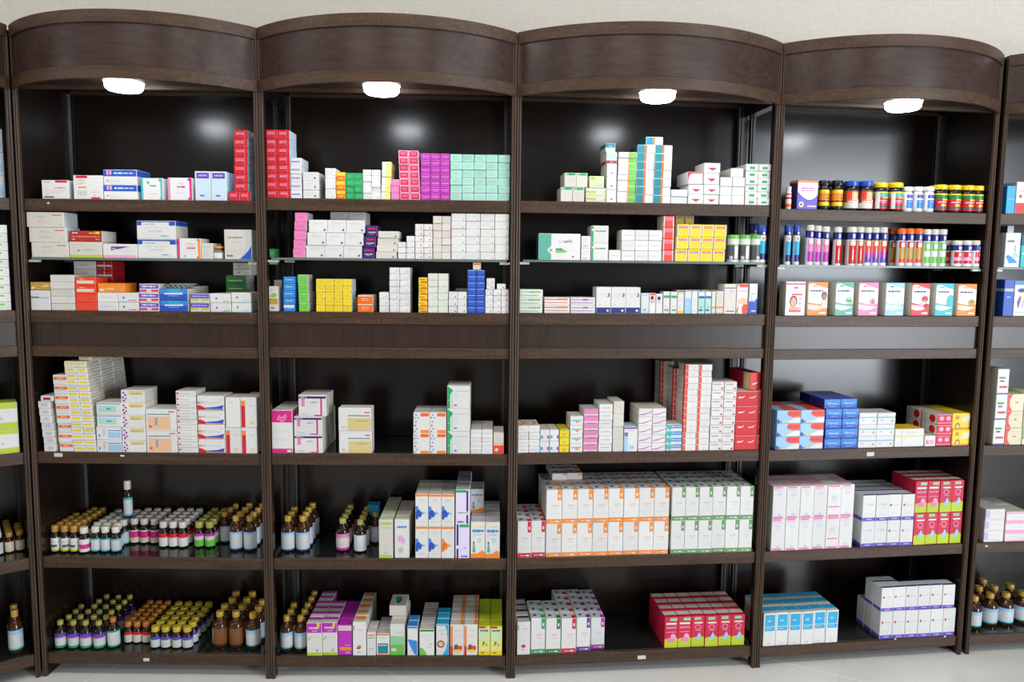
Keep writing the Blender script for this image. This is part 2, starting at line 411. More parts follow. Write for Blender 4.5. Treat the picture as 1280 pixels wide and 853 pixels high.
        m = MB(); cham_box(m, PTH + 0.0004, 0.006, z - th, W - PTH - 0.0004, 0.0199, z, 0.0015, [None] * 6); m.build('shelf_lipping', 'wood_edge', sh)
        for px, py, sw, sh_ in STICK.get((key, lv), []):
            s, zz = hit(B, px, py, 0.006)
            m = MB(); m.prism([(0.0052, zz - sh_ / 2), (0.0058, zz - sh_ / 2), (0.0058, zz + sh_ / 2), (0.0052, zz + sh_ / 2)], s - sw / 2, s + sw / 2)
            o = m.build('price_sticker', 'sticker', sh); o['label'] = 'small pale price sticker on the shelf edge'
    # deep apron under the third shelf: recessed panel over a second rail
    z = B.Z['C']
    m = MB(); m.box(PTH + 0.0004, 0.013, z - 0.124, W - PTH - 0.0004, 0.027, z - 0.041); ap = m.build('apron_panel', 'wood_panel', root)
    m = MB(); cham_box(m, PTH + 0.0004, 0.006, z - 0.162, W - PTH - 0.0004, 0.024, z - 0.1245, 0.0015, [None] * 6); m.build('apron_rail', 'wood_edge', ap)
    for sx in (0.09, W - 0.09):                                        # small feet under the bottom shelf
        m = MB(); m.lathe([(0.018, 0.0), (0.018, 0.006), (0.012, 0.010), (0.012, B.Z['F'] - 0.0182)], 12)
        o = m.build('foot', 'steel_dark', root); o.location = (sx, DEPTH - 0.06, 0)
    # glass shelf on clips
    z = B.Z['B']
    if key == 'L': return root
    m = MB(); cham_box(m, PTH + 0.012, 0.010, z - 0.008, W - PTH - 0.012, DEPTH - 0.004, z, 0.0008, [None] * 6); g = m.build('glass_shelf', 'shelf_glass', root)
    g.data.materials.append(MATS['glass_edge'])
    for pl in g.data.polygons: pl.material_index = 1 if pl.normal.y < -0.5 else 0
    for xx in (PTH + 0.0005, W - PTH - 0.0355):
        for yy in (0.016, DEPTH - 0.075):
            m = MB(); m.box(xx, yy, z - 0.0165, xx + 0.035, yy + 0.012, z - 0.0084); m.build('shelf_clip', 'clip_plastic', g)
    return root
for k in BAYS: unit(BAYS[k])

# puck lights under the crowns
def emis(name, rgb, st):
    m, N, L, b = new_mat(name); b.inputs['Base Color'].default_value = (0.9, 0.9, 0.9, 1)
    b.inputs['Emission Color'].default_value = (*rgb, 1); b.inputs['Emission Strength'].default_value = st; MATS[name] = m
emis('led_diffuser', (0.86, 0.93, 1.0), 30.0)
dm = MB(); dm.lathe([(0.0, -0.036), (0.036, -0.0355), (0.050, -0.033), (0.0565, -0.027), (0.0585, -0.018), (0.0585, -0.0079)][1:], 28)
dmesh = dm.mesh('diffuser', 'led_diffuser', True, False)
bm_ = MB(); bm_.lathe([(0.062, -0.0078), (0.063, -0.004), (0.063, 0.0)], 28); bmesh_ = bm_.mesh('mount_ring', 'plastic_white', True, False)
for k, px, py, nm in ((1, 155, 101, 'leftmost'), (2, 477, 100.5, 'second from the left'), (3, 822, 110.5, 'third from the left'), (4, 1129, 127.5, 'rightmost')):
    B = BAYS[k]; s, y = hitz(B, px, py, 2.090); y = min(max(y, -0.088), -0.068); s = s_at(B, px, 2.090, y, 110)
    r = link('puck_light', None); r.location = at(B, s, y, 2.1058); r.rotation_euler.z = B.ang
    tag(r, 'round glowing white puck light under a bowed crown, ' + nm, 'light', 'puck lights under the crowns')
    link('diffuser', dmesh, r); link('mount_ring', bmesh_, r)
# ------------------------------------------------------------------ cartons: a box mesh per product, printed panels on its faces
TXT = {}
def text_polys(s):
    """flat outline of a lettering as triangles, unit height"""
    if s not in TXT:
        cu = bpy.data.curves.new('lettering', 'FONT'); cu.body = s; cu.resolution_u = 2
        o = bpy.data.objects.new('lettering', cu); COL.objects.link(o)
        bpy.context.view_layer.update()
        me = o.evaluated_get(bpy.context.evaluated_depsgraph_get()).to_mesh(); me.calc_loop_triangles()
        v = [(p.co.x, p.co.y) for p in me.vertices]; t = [tuple(q.vertices) for q in me.loop_triangles]
        if v:
            xs, ys = [p[0] for p in v], [p[1] for p in v]; hh = max(ys) - min(ys) or 1; xm = (min(xs) + max(xs)) / 2; ym = (min(ys) + max(ys)) / 2
            v = [((x - xm) / hh, (y - ym) / hh) for x, y in v]
        bpy.data.objects.remove(o); bpy.data.curves.remove(cu); TXT[s] = (v, t)
    return TXT[s]
DES = {}
def D(name, base, els='', side=None, top=None):
    DES[name] = (base, [e.strip() for e in els.split(';') if e.strip()], side or base, top or side or base)
def carton_mesh(des, w, d, h):
    base, els, side, top = DES[des]; P = PAL; mb = MB()
    c = min(0.0012, w * 0.05, h * 0.06)
    cham_box(mb, -w / 2, -d / 2, 0, w / 2, d / 2, h, c, [P[base], P[side], P[side], P[side], P[top], P[side]])
    rnd = random.Random(des)
    i0, i1 = 0.02, 0.98
    lay = [0]
    def put(face, pts, col):
        e = 0.00012 * (1 + lay[0])
        q = []
        for u, v in pts:
            u = min(max(u, 0.0), 1.0); v = min(max(v, 0.0), 1.0)
            if face == 'F': q.append((-w / 2 + c + u * (w - 2 * c), -d / 2 - e, c + v * (h - 2 * c)))
            elif face == 'T': q.append((-w / 2 + c + u * (w - 2 * c), -d / 2 + c + v * (d - 2 * c), h + e))
            elif face == 'R': q.append((w / 2 + e, -d / 2 + c + u * (d - 2 * c), c + v * (h - 2 * c)))
            elif face == 'L': q.append((-w / 2 - e, d / 2 - c - u * (d - 2 * c), c + v * (h - 2 * c)))
        mb.face(q, P[col])
    def rect(f, a, b, a2, b2, col): put(f, [(a, b), (a2, b), (a2, b2), (a, b2)], col)
    for el in els:
        fs = 'F'
        if len(el) > 1 and el[1] == ':':
            fs = {'T': 'T', 'S': 'LR', 'L': 'L', 'R': 'R'}[el[0]]; el = el[2:]
        tk = el.split(); k = tk[0]
        lay[0] = min(lay[0] + 1, 8)
        for f in fs:
            if k == 'r':
                rect(f, *map(float, tk[1:5]), tk[5])
            elif k == 't':                                             # small print, as short runs of ink
                a, b, a2, b2 = map(float, tk[1:5]); x = a
                while x < a2 - 0.02:
                    ww = min(rnd.uniform(0.05, 0.2), a2 - x); o = rnd.uniform(0, 0.18) * (b2 - b)
                    rect(f, x, b + o, x + ww, b2 - o, tk[5]); x += ww + 0.025
            elif k == 'e':
                cu, cv, ru, rv = map(float, tk[1:5])
                put(f, [(cu + ru * math.cos(2 * math.pi * j / 16), cv + rv * math.sin(2 * math.pi * j / 16)) for j in range(16)], tk[5])
            elif k == 'p':
                z = list(map(float, tk[2:])); put(f, list(zip(z[::2], z[1::2])), tk[1])
            elif k == 'b':
                for g in 'FLR': rect(g, 0, float(tk[1]), 1, float(tk[2]), tk[3])
            elif k == 'x':
                v, t = text_polys(tk[1].replace('_', ' ')); cu, cv, hh, mw = map(float, tk[2:6])
                if v:
                    wid = max(p[0] for p in v) - min(p[0] for p in v); sc = min(hh * h, mw * w / wid)
                    for tri in t: put(f, [(cu + v[i][0] * sc / w, cv + v[i][1] * sc / h) for i in tri], tk[6])
    return mb.mesh('carton', 'carton_print')
ORD = ['first', 'second', 'third', 'fourth', 'fifth', 'sixth', 'seventh', 'eighth', 'ninth', 'tenth', 'eleventh', 'twelfth', 'thirteenth', 'fourteenth', 'fifteenth', 'sixteenth']
LEVN = dict(A='top shelf', B='glass shelf', C='third shelf', D='fourth shelf', E='fifth shelf', F='bottom shelf')
def pos_words(c, nc, r, nr, k, nk, colw='column'):
    o = []
    if nc > 1: o.append(('left %s' % colw) if c == 0 else ('right %s' % colw) if c == nc - 1 else '%s %s' % (ORD[c], colw))
    if nr > 1: o.append('bottom row' if r == 0 else 'top row' if r == nr - 1 else '%s row up' % ORD[r])
    if nk > 1: o.append('front rank' if k == 0 else 'rearmost rank' if k == nk - 1 else '%s rank' % ORD[k])
    return o
USED = {}
def name_it(o, desc, bay, lev, extra, cat):
    lab = ', '.join(['%s, %s bay %s' % (desc, BAYNAME[bay], LEVN[lev])] + extra)
    n = len(lab.split())
    if n > 16: print('LONG LABEL', n, lab)
    USED[lab] = USED.get(lab, 0) + 1
    if USED[lab] > 1: print('DUP LABEL', lab)
    tag(o, lab, cat, '%s on %s bay %s' % (desc, BAYNAME[bay], LEVN[lev]))
RECT = {}; CIRC = {}
HUES = 'white red blue green yellow orange pink purple magenta violet teal mint crimson lime lilac cream tan turquoise golden grey brown royal emerald lavender aqua'.split()
def kind_name(desc, w, h):
    hue = next((x for x in desc.replace('-', ' ').replace(',', ' ').split() if x in HUES), '')
    hue = {'golden': 'yellow', 'royal': 'blue', 'emerald': 'green'}.get(hue, hue)
    shape = 'vitamin' if 'vitamin' in desc else 'flat' if h < 0.55 * w else 'upright' if h > 1.5 * w else 'small' if w < 0.045 else 'square'
    return '_'.join(x for x in (shape, hue, 'carton') if x)
def S(bay, lev, x0, x1, yt, cols, rows, des, dep, desc, nd=1, sb=0.010, on=None, lean=0.0, jit=1.0, skip=None, rowdes=None, turn=0.0, gap=0.0011, lift=0.0):
    """a block of like cartons: cols x rows in front, nd ranks deep; x0..x1 and yt are its front face in the photograph"""
    B = BAYS[bay]; z0 = (on if on is not None else B.Z[lev]) + 0.0003 + lift
    sA, sB_ = s_at(B, x0, z0, sb), s_at(B, x1, z0, sb); zt = hit(B, (x0 + x1) / 2, yt, sb)[1]
    ln = lean / FPX * 2.7
    lo, hi = PTH + 0.0015 + max(0, -ln), B.W - PTH - 0.0015 - max(0, ln)
    if sb + dep * nd > DEPTH - 0.07: lo += max(B.dl, 0.011) + 0.001; hi -= max(B.dr, 0.011) + 0.001      # clear of the standards
    lo += abs(turn) * dep * 0.5; hi -= abs(turn) * dep * 0.5
    sA, sB_ = max(sA, lo), min(sB_, hi)
    if on is None: RECT.setdefault((bay, lev), []).append((sA, sB_ , sb, sb + dep * nd))
    w, h = (sB_ - sA) / cols, (zt - z0) / rows
    if h <= 0.003 or w <= 0.003: print('BAD STACK', desc, w, h)
    ln /= max(rows - 1, 1)
    meshes = {}
    def me(dn):
        if dn not in meshes: meshes[dn] = carton_mesh(dn, w - gap, dep - 0.0006, h - 0.0005)
        return meshes[dn]
    kname = kind_name(desc, w, h)
    rnd = random.Random(desc + str(x0))
    for k in range(nd):
        for c in range(cols):
            jx = 0.0
            for r in range(rows):
                if skip and skip(c, r, k): continue
                dn = des[c % len(des)] if isinstance(des, (list, tuple)) else des
                if rowdes and (c, r) in rowdes: dn = rowdes[(c, r)]
                o = link(kname, me(dn))
                y = sb + dep * (k + 0.5) + (rnd.uniform(0, 0.0040) * jit if k == 0 else 0.0042 * max(jit, 1))
                o.location = at(B, sA + w * (c + 0.5) + ln * r, y, z0 + h * r)
                lim = min(0.010, 0.5 * gap / (max(dep, w) * 0.5) * 2.0)
                o.rotation_euler.z = B.ang + rnd.uniform(-1, 1) * lim * jit + turn
                name_it(o, desc, bay, lev, pos_words(c, cols, r, rows, k, nd), 'box')
    return z0 + h * rows

# ------------------------------------------------------------------ bottles, jars, tubes
KIND = {}
def K(name, body, prof, cap, capc, lab=None, bodyc='W'):
    """prof: (r, z) of the body for unit radius / unit height; cap: (radius, z0, z1); lab: (z0, z1, [(frac, colour)...], [front patches])"""
    KIND[name] = (body, prof, cap, capc, lab, bodyc)
MC = {}
def vessel_meshes(kind, r, h):
    key = (kind, round(r, 4), round(h, 4))
    if key in MC: return MC[key]
    body, prof, cap, capc, lab, bodyc = KIND[kind]; out = []
    b = MB(); b.lathe([(max(p[0], 0.02) * r, p[1] * h) for p in prof], 18, PAL[bodyc]); out.append(('body', b.mesh('body', body, True)))
    cr_, c0, c1 = cap; m = MB(); seg = 18
    cb = (c1 - c0) * h
    m.lathe([(cr_ * r * 0.97, c0 * h), (cr_ * r, c0 * h + cb * 0.10), (cr_ * r, c0 * h + cb * 0.86), (cr_ * r * 0.90, c1 * h)], seg, PAL[capc])
    out.append(('cap', m.mesh('cap', 'cap_print', True)))
    if lab:
        z0, z1, bands = lab[:3]; m = MB(); zz = z0; R = r * 1.012
        for fr, colr in bands:
            z2 = zz + (z1 - z0) * fr
            m.lathe([(R, zz * h), (R, z2 * h)], 18, PAL[colr], cap0=False, cap1=False); zz = z2
        for (a0, a1, v0, v1, colr) in (lab[3] if len(lab) > 3 else []):          # patches printed over part of the turn (degrees, 0 = facing front)
            n = 6; pts = []
            for j in range(n + 1):
                a = math.radians(-90 + a0 + (a1 - a0) * j / n); pts.append((R * 1.008 * math.cos(a), R * 1.008 * math.sin(a)))
            for j in range(n):
                (xa, ya), (xb, yb) = pts[j], pts[j + 1]; za, zb = (z0 + (z1 - z0) * v0) * h, (z0 + (z1 - z0) * v1) * h
                m.face([(xa, ya, za), (xb, yb, za), (xb, yb, zb), (xa, ya, zb)], PAL[colr])
        out.append(('label', m.mesh('label', 'label_print', True)))
    MC[key] = out
    return out
def vessel(nm, kind, B, s, y, z, r, h, rot=0.0):
    o = link(nm, None); o.location = at(B, s, y, z + 0.0003); o.rotation_euler.z = B.ang + rot
    for pn, me in vessel_meshes(kind, r, h): link(pn, me, o)
    return o
def J(bay, lev, x0, x1, yt, kind, nm, desc, cat, sb=0.012, rot=0.0, on=None):
    """one jar or tube, seen from x0 to x1 and up to yt in the photograph"""
    B = BAYS[bay]; z0 = on if on is not None else B.Z[lev]; r0 = 0.01
    for _ in range(3):
        sA, sB_ = s_at(B, x0, z0, sb + r0), s_at(B, x1, z0, sb + r0); r0 = (sB_ - sA) / 2 * 0.985
    h = hit(B, (x0 + x1) / 2, yt, sb + r0)[1] - z0
    sc_ = min(max((sA + sB_) / 2, PTH + r0 * 1.06 + .001), B.W - PTH - r0 * 1.06 - .001)
    o = vessel(nm, kind, B, sc_, sb + r0, z0, r0, h, rot); name_it(o, desc, bay, lev, [], cat)
    return z0 + h
def free_spot(B, lev, s, y, r):
    """nearest place on the shelf where a bottle touches no other bottle or carton"""
    C_ = CIRC.setdefault((B.key, lev), []); Q = RECT.get((B.key, lev), [])
    for ring in range(0, 9):
        for j in range(1 if ring == 0 else 12):
            a = 2 * math.pi * j / 12; ss, yy = s + ring * r * 0.16 * math.cos(a), y + ring * r * 0.16 * math.sin(a)
            if yy - r < 0.004 or yy + r > DEPTH - 0.002 or ss - r < PTH + 0.001 or ss + r > B.W - PTH - 0.001: continue
            if any((ss - c[0]) ** 2 + (yy - c[1]) ** 2 < (r + c[2]) ** 2 for c in C_): continue
            if any(q[0] - r < ss < q[1] + r and q[2] - r < yy < q[3] + r for q in Q): continue
            C_.append((ss, yy, r)); return ss, yy
    return None
def BB(bay, lev, x0, x1, yb, yt, cols, nd, kind, desc, pitch=None, skip=None, skew=0.0, nm='medicine_bottle', rots=0.6, fill=0.97):
    """a block of like bottles: the front row's bases run from x0 to x1 at yb, its caps reach yt; ranks stand behind"""
    B = BAYS[bay]; z0 = B.Z[lev]
    xc = (x1 - x0) / cols / 2
    (sA, oA), (sB_, oB) = hitz(B, x0 + xc, yb, z0), hitz(B, x1 - xc, yb, z0)
    rr = 0.5 * (sB_ - sA) / (cols - 1) if cols > 1 else 0.015
    mv = max(0, PTH + 0.0015 + rr - sA) - max(0, sB_ + rr - (B.W - PTH - 0.0015)); sA += mv; sB_ += mv
    pw = (sB_ - sA) / (cols - 1) if cols > 1 else (s_at(B, x1, z0, oA) - s_at(B, x0, z0, oA))
    r = pw / 2 * fill; h = hit(B, (x0 + x1) / 2, yt, (oA + oB) / 2 + r)[1] - z0
    pitch = pitch or pw * 1.03; rnd = random.Random(desc + str(x0)); y0 = max((oA + oB) / 2, 0.008) + r
    for k in range(nd):
        for c in range(cols):
            if skip and skip(c, k): continue
            s = sA + (pw * c if cols > 1 else 0) + skew * k + rnd.uniform(-1, 1) * (pw * 0.5 - r) * 0.9; y = y0 + pitch * k + rnd.uniform(0, 1) * (pitch * 0.5 - r) * 0.5
            s = min(max(s, PTH + r * 1.03 + .001), B.W - PTH - r * 1.03 - .001)
            if y + r > DEPTH - 0.066 and (s - r < PTH + .023 or s + r > B.W - PTH - .023): continue
            if y + r > DEPTH - 0.002: continue
            q = free_spot(B, lev, s, y, r * 1.03)
            if q is None: continue
            s, y = q
            o = vessel(nm, kind, B, s, y, z0, r, h, rnd.uniform(-1, 1) * rots)
            name_it(o, desc, bay, lev, pos_words(c, cols, 0, 1, k, nd, 'file'), 'bottle')
    return z0 + h
# bottle shapes
PB = [(0.86, 0), (0.98, 0.02), (1.0, 0.05), (1.0, 0.58), (0.93, 0.66), (0.70, 0.73), (0.46, 0.78), (0.42, 0.80), (0.42, 0.86)]       # amber syrup bottle
PS = [(0.86, 0), (0.98, 0.02), (1.0, 0.05), (1.0, 0.60), (0.90, 0.68), (0.60, 0.74), (0.50, 0.76), (0.50, 0.80)]                     # small squat bottle
PJ = [(0.92, 0), (1.0, 0.03), (1.0, 0.72), (0.92, 0.77), (0.80, 0.80), (0.80, 0.84)]                                                  # vitamin jar
PTB = [(0.96, 0), (1.0, 0.015), (1.0, 0.86)]                                                                                         # effervescent tube
def syrup(name, capc, bands, patches=(), body='amber_glass', z=(0.06, 0.56)):
    K(name, body, PB, (0.50, 0.85, 1.0), capc, (z[0], z[1], bands, list(patches)), 'brown')
def small(name, capc, bands, patches=(), body='dark_glass', z=(0.07, 0.56)):
    K(name, body, PS, (0.78, 0.77, 1.0), capc, (z[0], z[1], bands, list(patches)), 'brown')
def jar(name, capc, bands, patches=(), body='black_plastic', z=(0.08, 0.68), capr=0.98, bodyc='black'):
    K(name, body, PJ, (capr, 0.83, 1.0), capc, (z[0], z[1], bands, list(patches)), bodyc)
def tube(name, capc, bands, patches=()):
    K(name, 'label_print', PTB, (1.05, 0.86, 1.0), capc, (0.0, 0.858, bands, list(patches)), 'W')
# ================================================================== TOP SHELF
D('w_redtab', 'W', 'r .52 .88 .98 1 red; t .08 .88 .3 .95 grey; t .5 .56 .92 .63 grey; t .1 .42 .9 .46 lpink; t .1 .3 .75 .34 lgrey; r .07 .06 .45 .12 black; t .08 .2 .25 .24 lpink', 'W3')
D('w_redtab2', 'W', 'r .08 .89 .48 1 red; r .15 .47 .42 .53 ora; t .12 .78 .4 .84 lgrey; t .12 .66 .4 .7 lpink; t .12 .1 .45 .4 lgrey; t .6 .28 .88 .32 lpink; r .6 .0 .92 .07 red; r .7 .12 .76 .2 lgrey')
D('bluetop', 'W', 'b .56 1 blue; r .09 .66 .24 .95 lpink; r .15 .66 .18 .95 blue; t .32 .72 .9 .84 pblue; r .1 .2 .13 .3 dgrey; t .16 .2 .5 .24 lgrey')
D('w_turq', 'W', 'r 0 0 .09 1 turq; r .9 0 1 .16 turq; r .92 .16 1 .86 turq; r .84 .86 1 1 turq; e .33 .8 .07 .07 turq; r .42 .62 .72 .68 turq; t .4 .26 .72 .3 lpink')
D('w_magedge', 'W', 'r 0 0 .09 1 pink; r .9 0 1 1 hot; r .84 .88 .92 1 hot; r .84 0 .92 .12 hot; t .38 .56 .72 .64 mag; t .4 .75 .66 .79 lpink; t .3 .3 .7 .34 lgrey')
D('w_purplabel', 'W', 'r .08 .76 .94 .96 viol; t .2 .83 .8 .9 lil; r .06 0 .94 .72 pblue; t .3 .12 .6 .2 viol', 'pblue')
D('red1', 'red', 'r .76 0 .78 1 lpink; t .12 .66 .72 .76 lpink; t .12 .46 .72 .58 lpink; t .38 .22 .58 .34 viol', 'pblue')
t1 = S(1, 'A', 52.3, 85.4, 225, 1, 1, 'w_redtab', .11, 'white carton with red tab and black line')
S(1, 'A', 92, 129, 219, 1, 1, 'w_redtab2', .10, 'white carton with two red tabs')
S(1, 'A', 129.7, 172, 212, 1, 2, 'bluetop', .10, 'blue-topped white carton')
S(1, 'A', 176.5, 204, 222.5, 1, 1, 'w_turq', .10, 'white carton with turquoise edges')
S(1, 'A', 209.5, 240.5, 222, 1, 1, 'w_magedge', .10, 'white carton with magenta edges')
S(1, 'A', 244, 283, 214, 2, 1, 'w_purplabel', .10, 'pale teal carton with violet label')
tr = S(1, 'A', 285.6, 313, 239, 2, 1, 'red1', .09, 'red carton in the bottom pair')
S(1, 'A', 292.5, 310, 162, 1, 7, 'red1', .09, 'red carton in the single tower', on=tr, lean=1.0)
S(2, 'A', 327.7, 363, 162, 2, 8, 'red1', .095, 'bright red carton')
D('w_purpstripe', 'W', 'r .04 .42 .86 .62 viol; t .1 .46 .8 .58 lil; t .2 .2 .7 .26 lgrey', 'W3')
D('w_purpdot', 'W', 't .1 .66 .72 .74 lgrey; e .78 .3 .06 .11 dpurp; t .1 .4 .5 .45 lgrey', 'W3')
D('w_smalldot', 'W', 'e .78 .25 .04 .06 mag; t .12 .7 .6 .76 lgrey; t .12 .45 .7 .5 W3')
D('orange2', 'ora', 'r 0 .6 1 1 yel; r .08 .08 .92 .5 dora; t .25 .22 .75 .36 lyel', 'W')
D('green1', 'green', 't .2 .5 .8 .6 pgrn; t .2 .3 .7 .36 pgrn', 'W')
D('w_2dot', 'W', 'e .8 .28 .05 .08 dpurp; t .15 .55 .7 .62 lgrey; t .15 .35 .6 .4 W3')
D('w_yel', 'W', 'r .42 0 1 1 lyel; t .5 .5 .9 .58 gold; t .1 .4 .35 .46 lgrey', 'lyel')
D('pink1', 'pink', 't .2 .5 .8 .6 lpink', 'pink')
D('crimson', 'lpink', 'r .06 .08 .93 .94 crim; t .2 .6 .8 .72 lpink; t .25 .38 .75 .48 lpink', 'W2')
D('magenta', 'mag', 't .1 .48 .92 .62 lpink; t .2 .25 .8 .3 lil; r 0 .94 1 1 pink', 'W')
D('mint', 'mint', 't .12 .66 .7 .7 seafoam; t .12 .48 .8 .52 seafoam; t .12 .3 .75 .34 seafoam; r .2 0 .8 .05 lpink')
S(2, 'A', 363.4, 377.4, 197, 1, 5, 'w_purpstripe', .10, 'white carton with purple stripe')
S(2, 'A', 378.7, 398.6, 215, 1, 3, 'w_purpdot', .10, 'white carton with dark purple dot')
S(2, 'A', 406.4, 419.6, 210, 1, 3, 'w_smalldot', .09, 'plain white carton left of orange')
S(2, 'A', 420, 431.8, 215, 1, 3, 'orange2', .09, 'orange and yellow carton')
S(2, 'A', 432.2, 453.2, 216, 2, 4, 'green1', .09, 'emerald green carton')
S(2, 'A', 453.6, 475.6, 212, 2, 5, 'w_2dot', .09, 'white carton right of green')
S(2, 'A', 476, 488, 202, 1, 5, 'w_yel', .10, 'half yellow half white carton', lean=1.5)
S(2, 'A', 488.5, 499.4, 224, 1, 3, 'pink1', .10, 'pink carton left of crimson')
S(2, 'A', 500, 525.3, 188, 2, 7, 'crimson', .09, 'crimson carton with pale border', lean=-2.0)
S(2, 'A', 525.8, 562.2, 191.5, 3, 7, 'magenta', .09, 'magenta purple carton')
S(2, 'A', 562.8, 637, 193, 5, 6, 'mint', .09, 'mint green carton', jit=1.5)
D('w_greenlab', 'W2', 'r .3 .84 .95 1 green; t .1 .84 .25 .95 green; t .2 .6 .8 .64 lgrey; t .2 .4 .7 .44 lgrey', 'W2')
D('pgreenbox', 'pgreen', 'r .08 .68 .34 .96 lime; r .62 .1 .66 .9 W; t .3 .2 .9 .24 sage')
D('w_limeband', 'W2', 'b .28 .62 lime; r .5 .28 .9 .62 pgreen')
D('w_plaincol', 'W', 'r .42 .2 .6 .32 viol; t .2 .5 .8 .56 lgrey', 'W2')
D('lb_red', 'pblue', 'b 0 .24 dred; t .3 .07 .7 .17 peach; t .15 .6 .85 .66 lblue; t .15 .8 .85 .85 lblue', 'W2')
D('teal_top', 'W', 'b .5 1 teal; t .3 .62 .7 .8 lblue', 'W2')
D('w_or_gr', 'W', 'r .60 0 1 1 lgreen; r .55 0 .63 1 ora', 'W2')
D('teal_or', 'W', 'r 0 0 .42 1 teal; r .42 0 .54 1 dora', 'W2')
DES['teal_or'] = (DES['teal_or'][0], DES['teal_or'][1] + ['L:r 0 0 1 1 dteal'], 'W2', 'dteal')
D('w_lilline', 'W', 't .1 .55 .85 .62 lil; r 0 0 1 .06 mint', 'W3')
D('w_tri', 'W', 'p red .2 .52 .8 .52 .62 .30 .5 .22 .38 .36; p sblue .5 .22 .62 .3 .68 .42 .56 .36; t .2 .6 .6 .64 lgrey', 'W2')
D('w_redcurve', 'W', 'p red 0 0 .04 0 .06 .5 .14 .78 .3 .9 1 .92 1 1 0 1', 'W3')
D('w_plain', 'W', 't .15 .6 .8 .64 W3; t .15 .4 .7 .44 W3', 'W2')
D('w_grlab', 'W', 'r .3 .22 .74 .62 green; t .2 .76 .85 .84 lgrey', 'W2')
a = S(3, 'A', 701, 730.6, 234, 2, 1, 'w_greenlab', .10, 'white green-labelled carton, lower pair')
S(3, 'A', 705.6, 734.6, 216, 2, 1, 'w_greenlab', .10, 'white green-labelled carton, upper pair', on=a)
a = S(3, 'A', 732, 757.4, 235, 1, 2, 'w_limeband', .10, 'white carton with lime band')
S(3, 'A', 736.4, 755, 220, 1, 1, 'pgreenbox', .10, 'pale green carton', on=a)
a = S(3, 'A', 757.8, 770.4, 204.5, 1, 3, 'w_plaincol', .10, 'plain white carton with violet mark')
b = S(3, 'A', 758, 771.5, 189.5, 1, 1, 'lb_red', .10, 'light blue carton with red base', on=a)
S(3, 'A', 757, 769.5, 179, 1, 1, 'teal_top', .09, 'teal-topped white carton', on=b, sb=.014)
S(3, 'A', 771, 793.8, 190, 1, 9, 'w_or_gr', .10, 'white carton with green end', lean=1)
a = S(3, 'A', 794.2, 838, 181, 2, 7, 'teal_or', .10, 'teal, orange and white carton', lean=1)
S(3, 'A', 807.5, 829, 171, 1, 1, 'teal_or', .10, 'teal and white carton crowning the tower', on=a)
S(3, 'A', 838.6, 859.3, 237, 1, 2, 'w_lilline', .10, 'white carton with lilac line')
a = S(3, 'A', 860, 898.8, 230.5, 2, 2, 'w_tri', .10, 'white carton with red triangle logo')
S(3, 'A', 859, 879, 214.8, 1, 1, 'w_redcurve', .12, 'white carton with red curved border', on=a)
b = S(3, 'A', 879.6, 899, 216.5, 1, 1, 'w_tri', .10, 'red triangle carton on the step', on=a)
S(3, 'A', 880.2, 900.6, 203.5, 1, 1, 'w_tri', .10, 'red triangle carton topping the pile', on=b)
a = S(3, 'A', 899.4, 930.4, 221.5, 2, 3, 'w_plain', .11, 'blank white carton')
S(3, 'A', 914, 930, 210, 1, 1, 'w_plain', .16, 'blank white carton on top', on=a)
S(3, 'A', 931, 967.5, 205, 2, 6, 'w_grlab', .13, 'white carton with green square')
D('purp_wh', 'viol', 'p W 0 1 1 1 1 .5 .88 .4 .7 .33 .5 .33 .3 .4 .12 .52 0 .6; b .92 1 ora; t .2 .7 .82 .76 mag; t .2 .62 .8 .66 mag; e .2 .16 .12 .1 W; e .2 .16 .06 .05 brown; r .5 .07 .95 .13 lpink', 'dpurp', 'ora')
jar('j_redwhite', 'W', [(.25, 'dora'), (.35, 'W'), (.15, 'red'), (.15, 'W'), (.10, 'red')], body='label_print', bodyc='W', capr=.9)
jar('j_amber', 'W2', [(.5, 'brown'), (.5, 'ora')], body='dark_glass')
jar('j_yellow', 'black', [(.1, 'black'), (.22, 'yel'), (.08, 'black'), (.42, 'ora'), (.18, 'yel')], [(-90, 0, .4, .8, 'ora'), (0, 60, .5, .56, 'brown'), (0, 60, .66, .7, 'brown')])
jar('j_bluecap', 'blue', [(.32, 'W2'), (.68, 'brown')], [(-60, 20, .4, .95, 'scar'), (-20, 30, .45, .9, 'peach'), (-50, 60, .34, .5, 'W')])
jar('j_greenred', 'yel', [(.08, 'red'), (.16, 'dgrey'), (.40, 'red'), (.28, 'seafoam'), (.08, 'yel')], [(-40, 20, .44, .5, 'lpink'), (-30, 10, .34, .38, 'lpink'), (-10, 40, .6, .68, 'lime'), (-70, -40, .02, .95, 'W')])
jar('j_greenred2', 'yel', [(.08, 'red'), (.16, 'dgrey'), (.40, 'red'), (.28, 'dgreen'), (.08, 'yel')], [(-45, 30, .44, .52, 'lpink'), (-10, 50, .58, .68, 'yel'), (-20, 20, .24, .36, 'yel')])
jar('j_blue', 'W', [(.10, 'W'), (.55, 'sblue'), (.12, 'W'), (.23, 'viol')], [(-90, -35, 0, 1, 'W'), (-10, 30, .5, .55, 'lblue')], body='label_print', bodyc='W', capr=1.02)
J(4, 'A', 981.5, 988.2, 233.5, 'j_redwhite', 'pill_jar', 'white and red jar beside the post', 'jar')
J(4, 'A', 986, 996, 237, 'j_amber', 'pill_jar', 'amber jar behind the purple carton', 'jar', sb=.07)
S(4, 'A', 996, 1021.8, 225, 1, 1, 'purp_wh', .06, 'purple and white carton with orange top')
for x0, x1, w in ((1022.3, 1034.8, 'left'), (1039.2, 1051.6, 'right')):
    J(4, 'A', x0, x1, 226, 'j_yellow', 'pill_jar', '%s black jar with orange-yellow label' % w, 'jar')
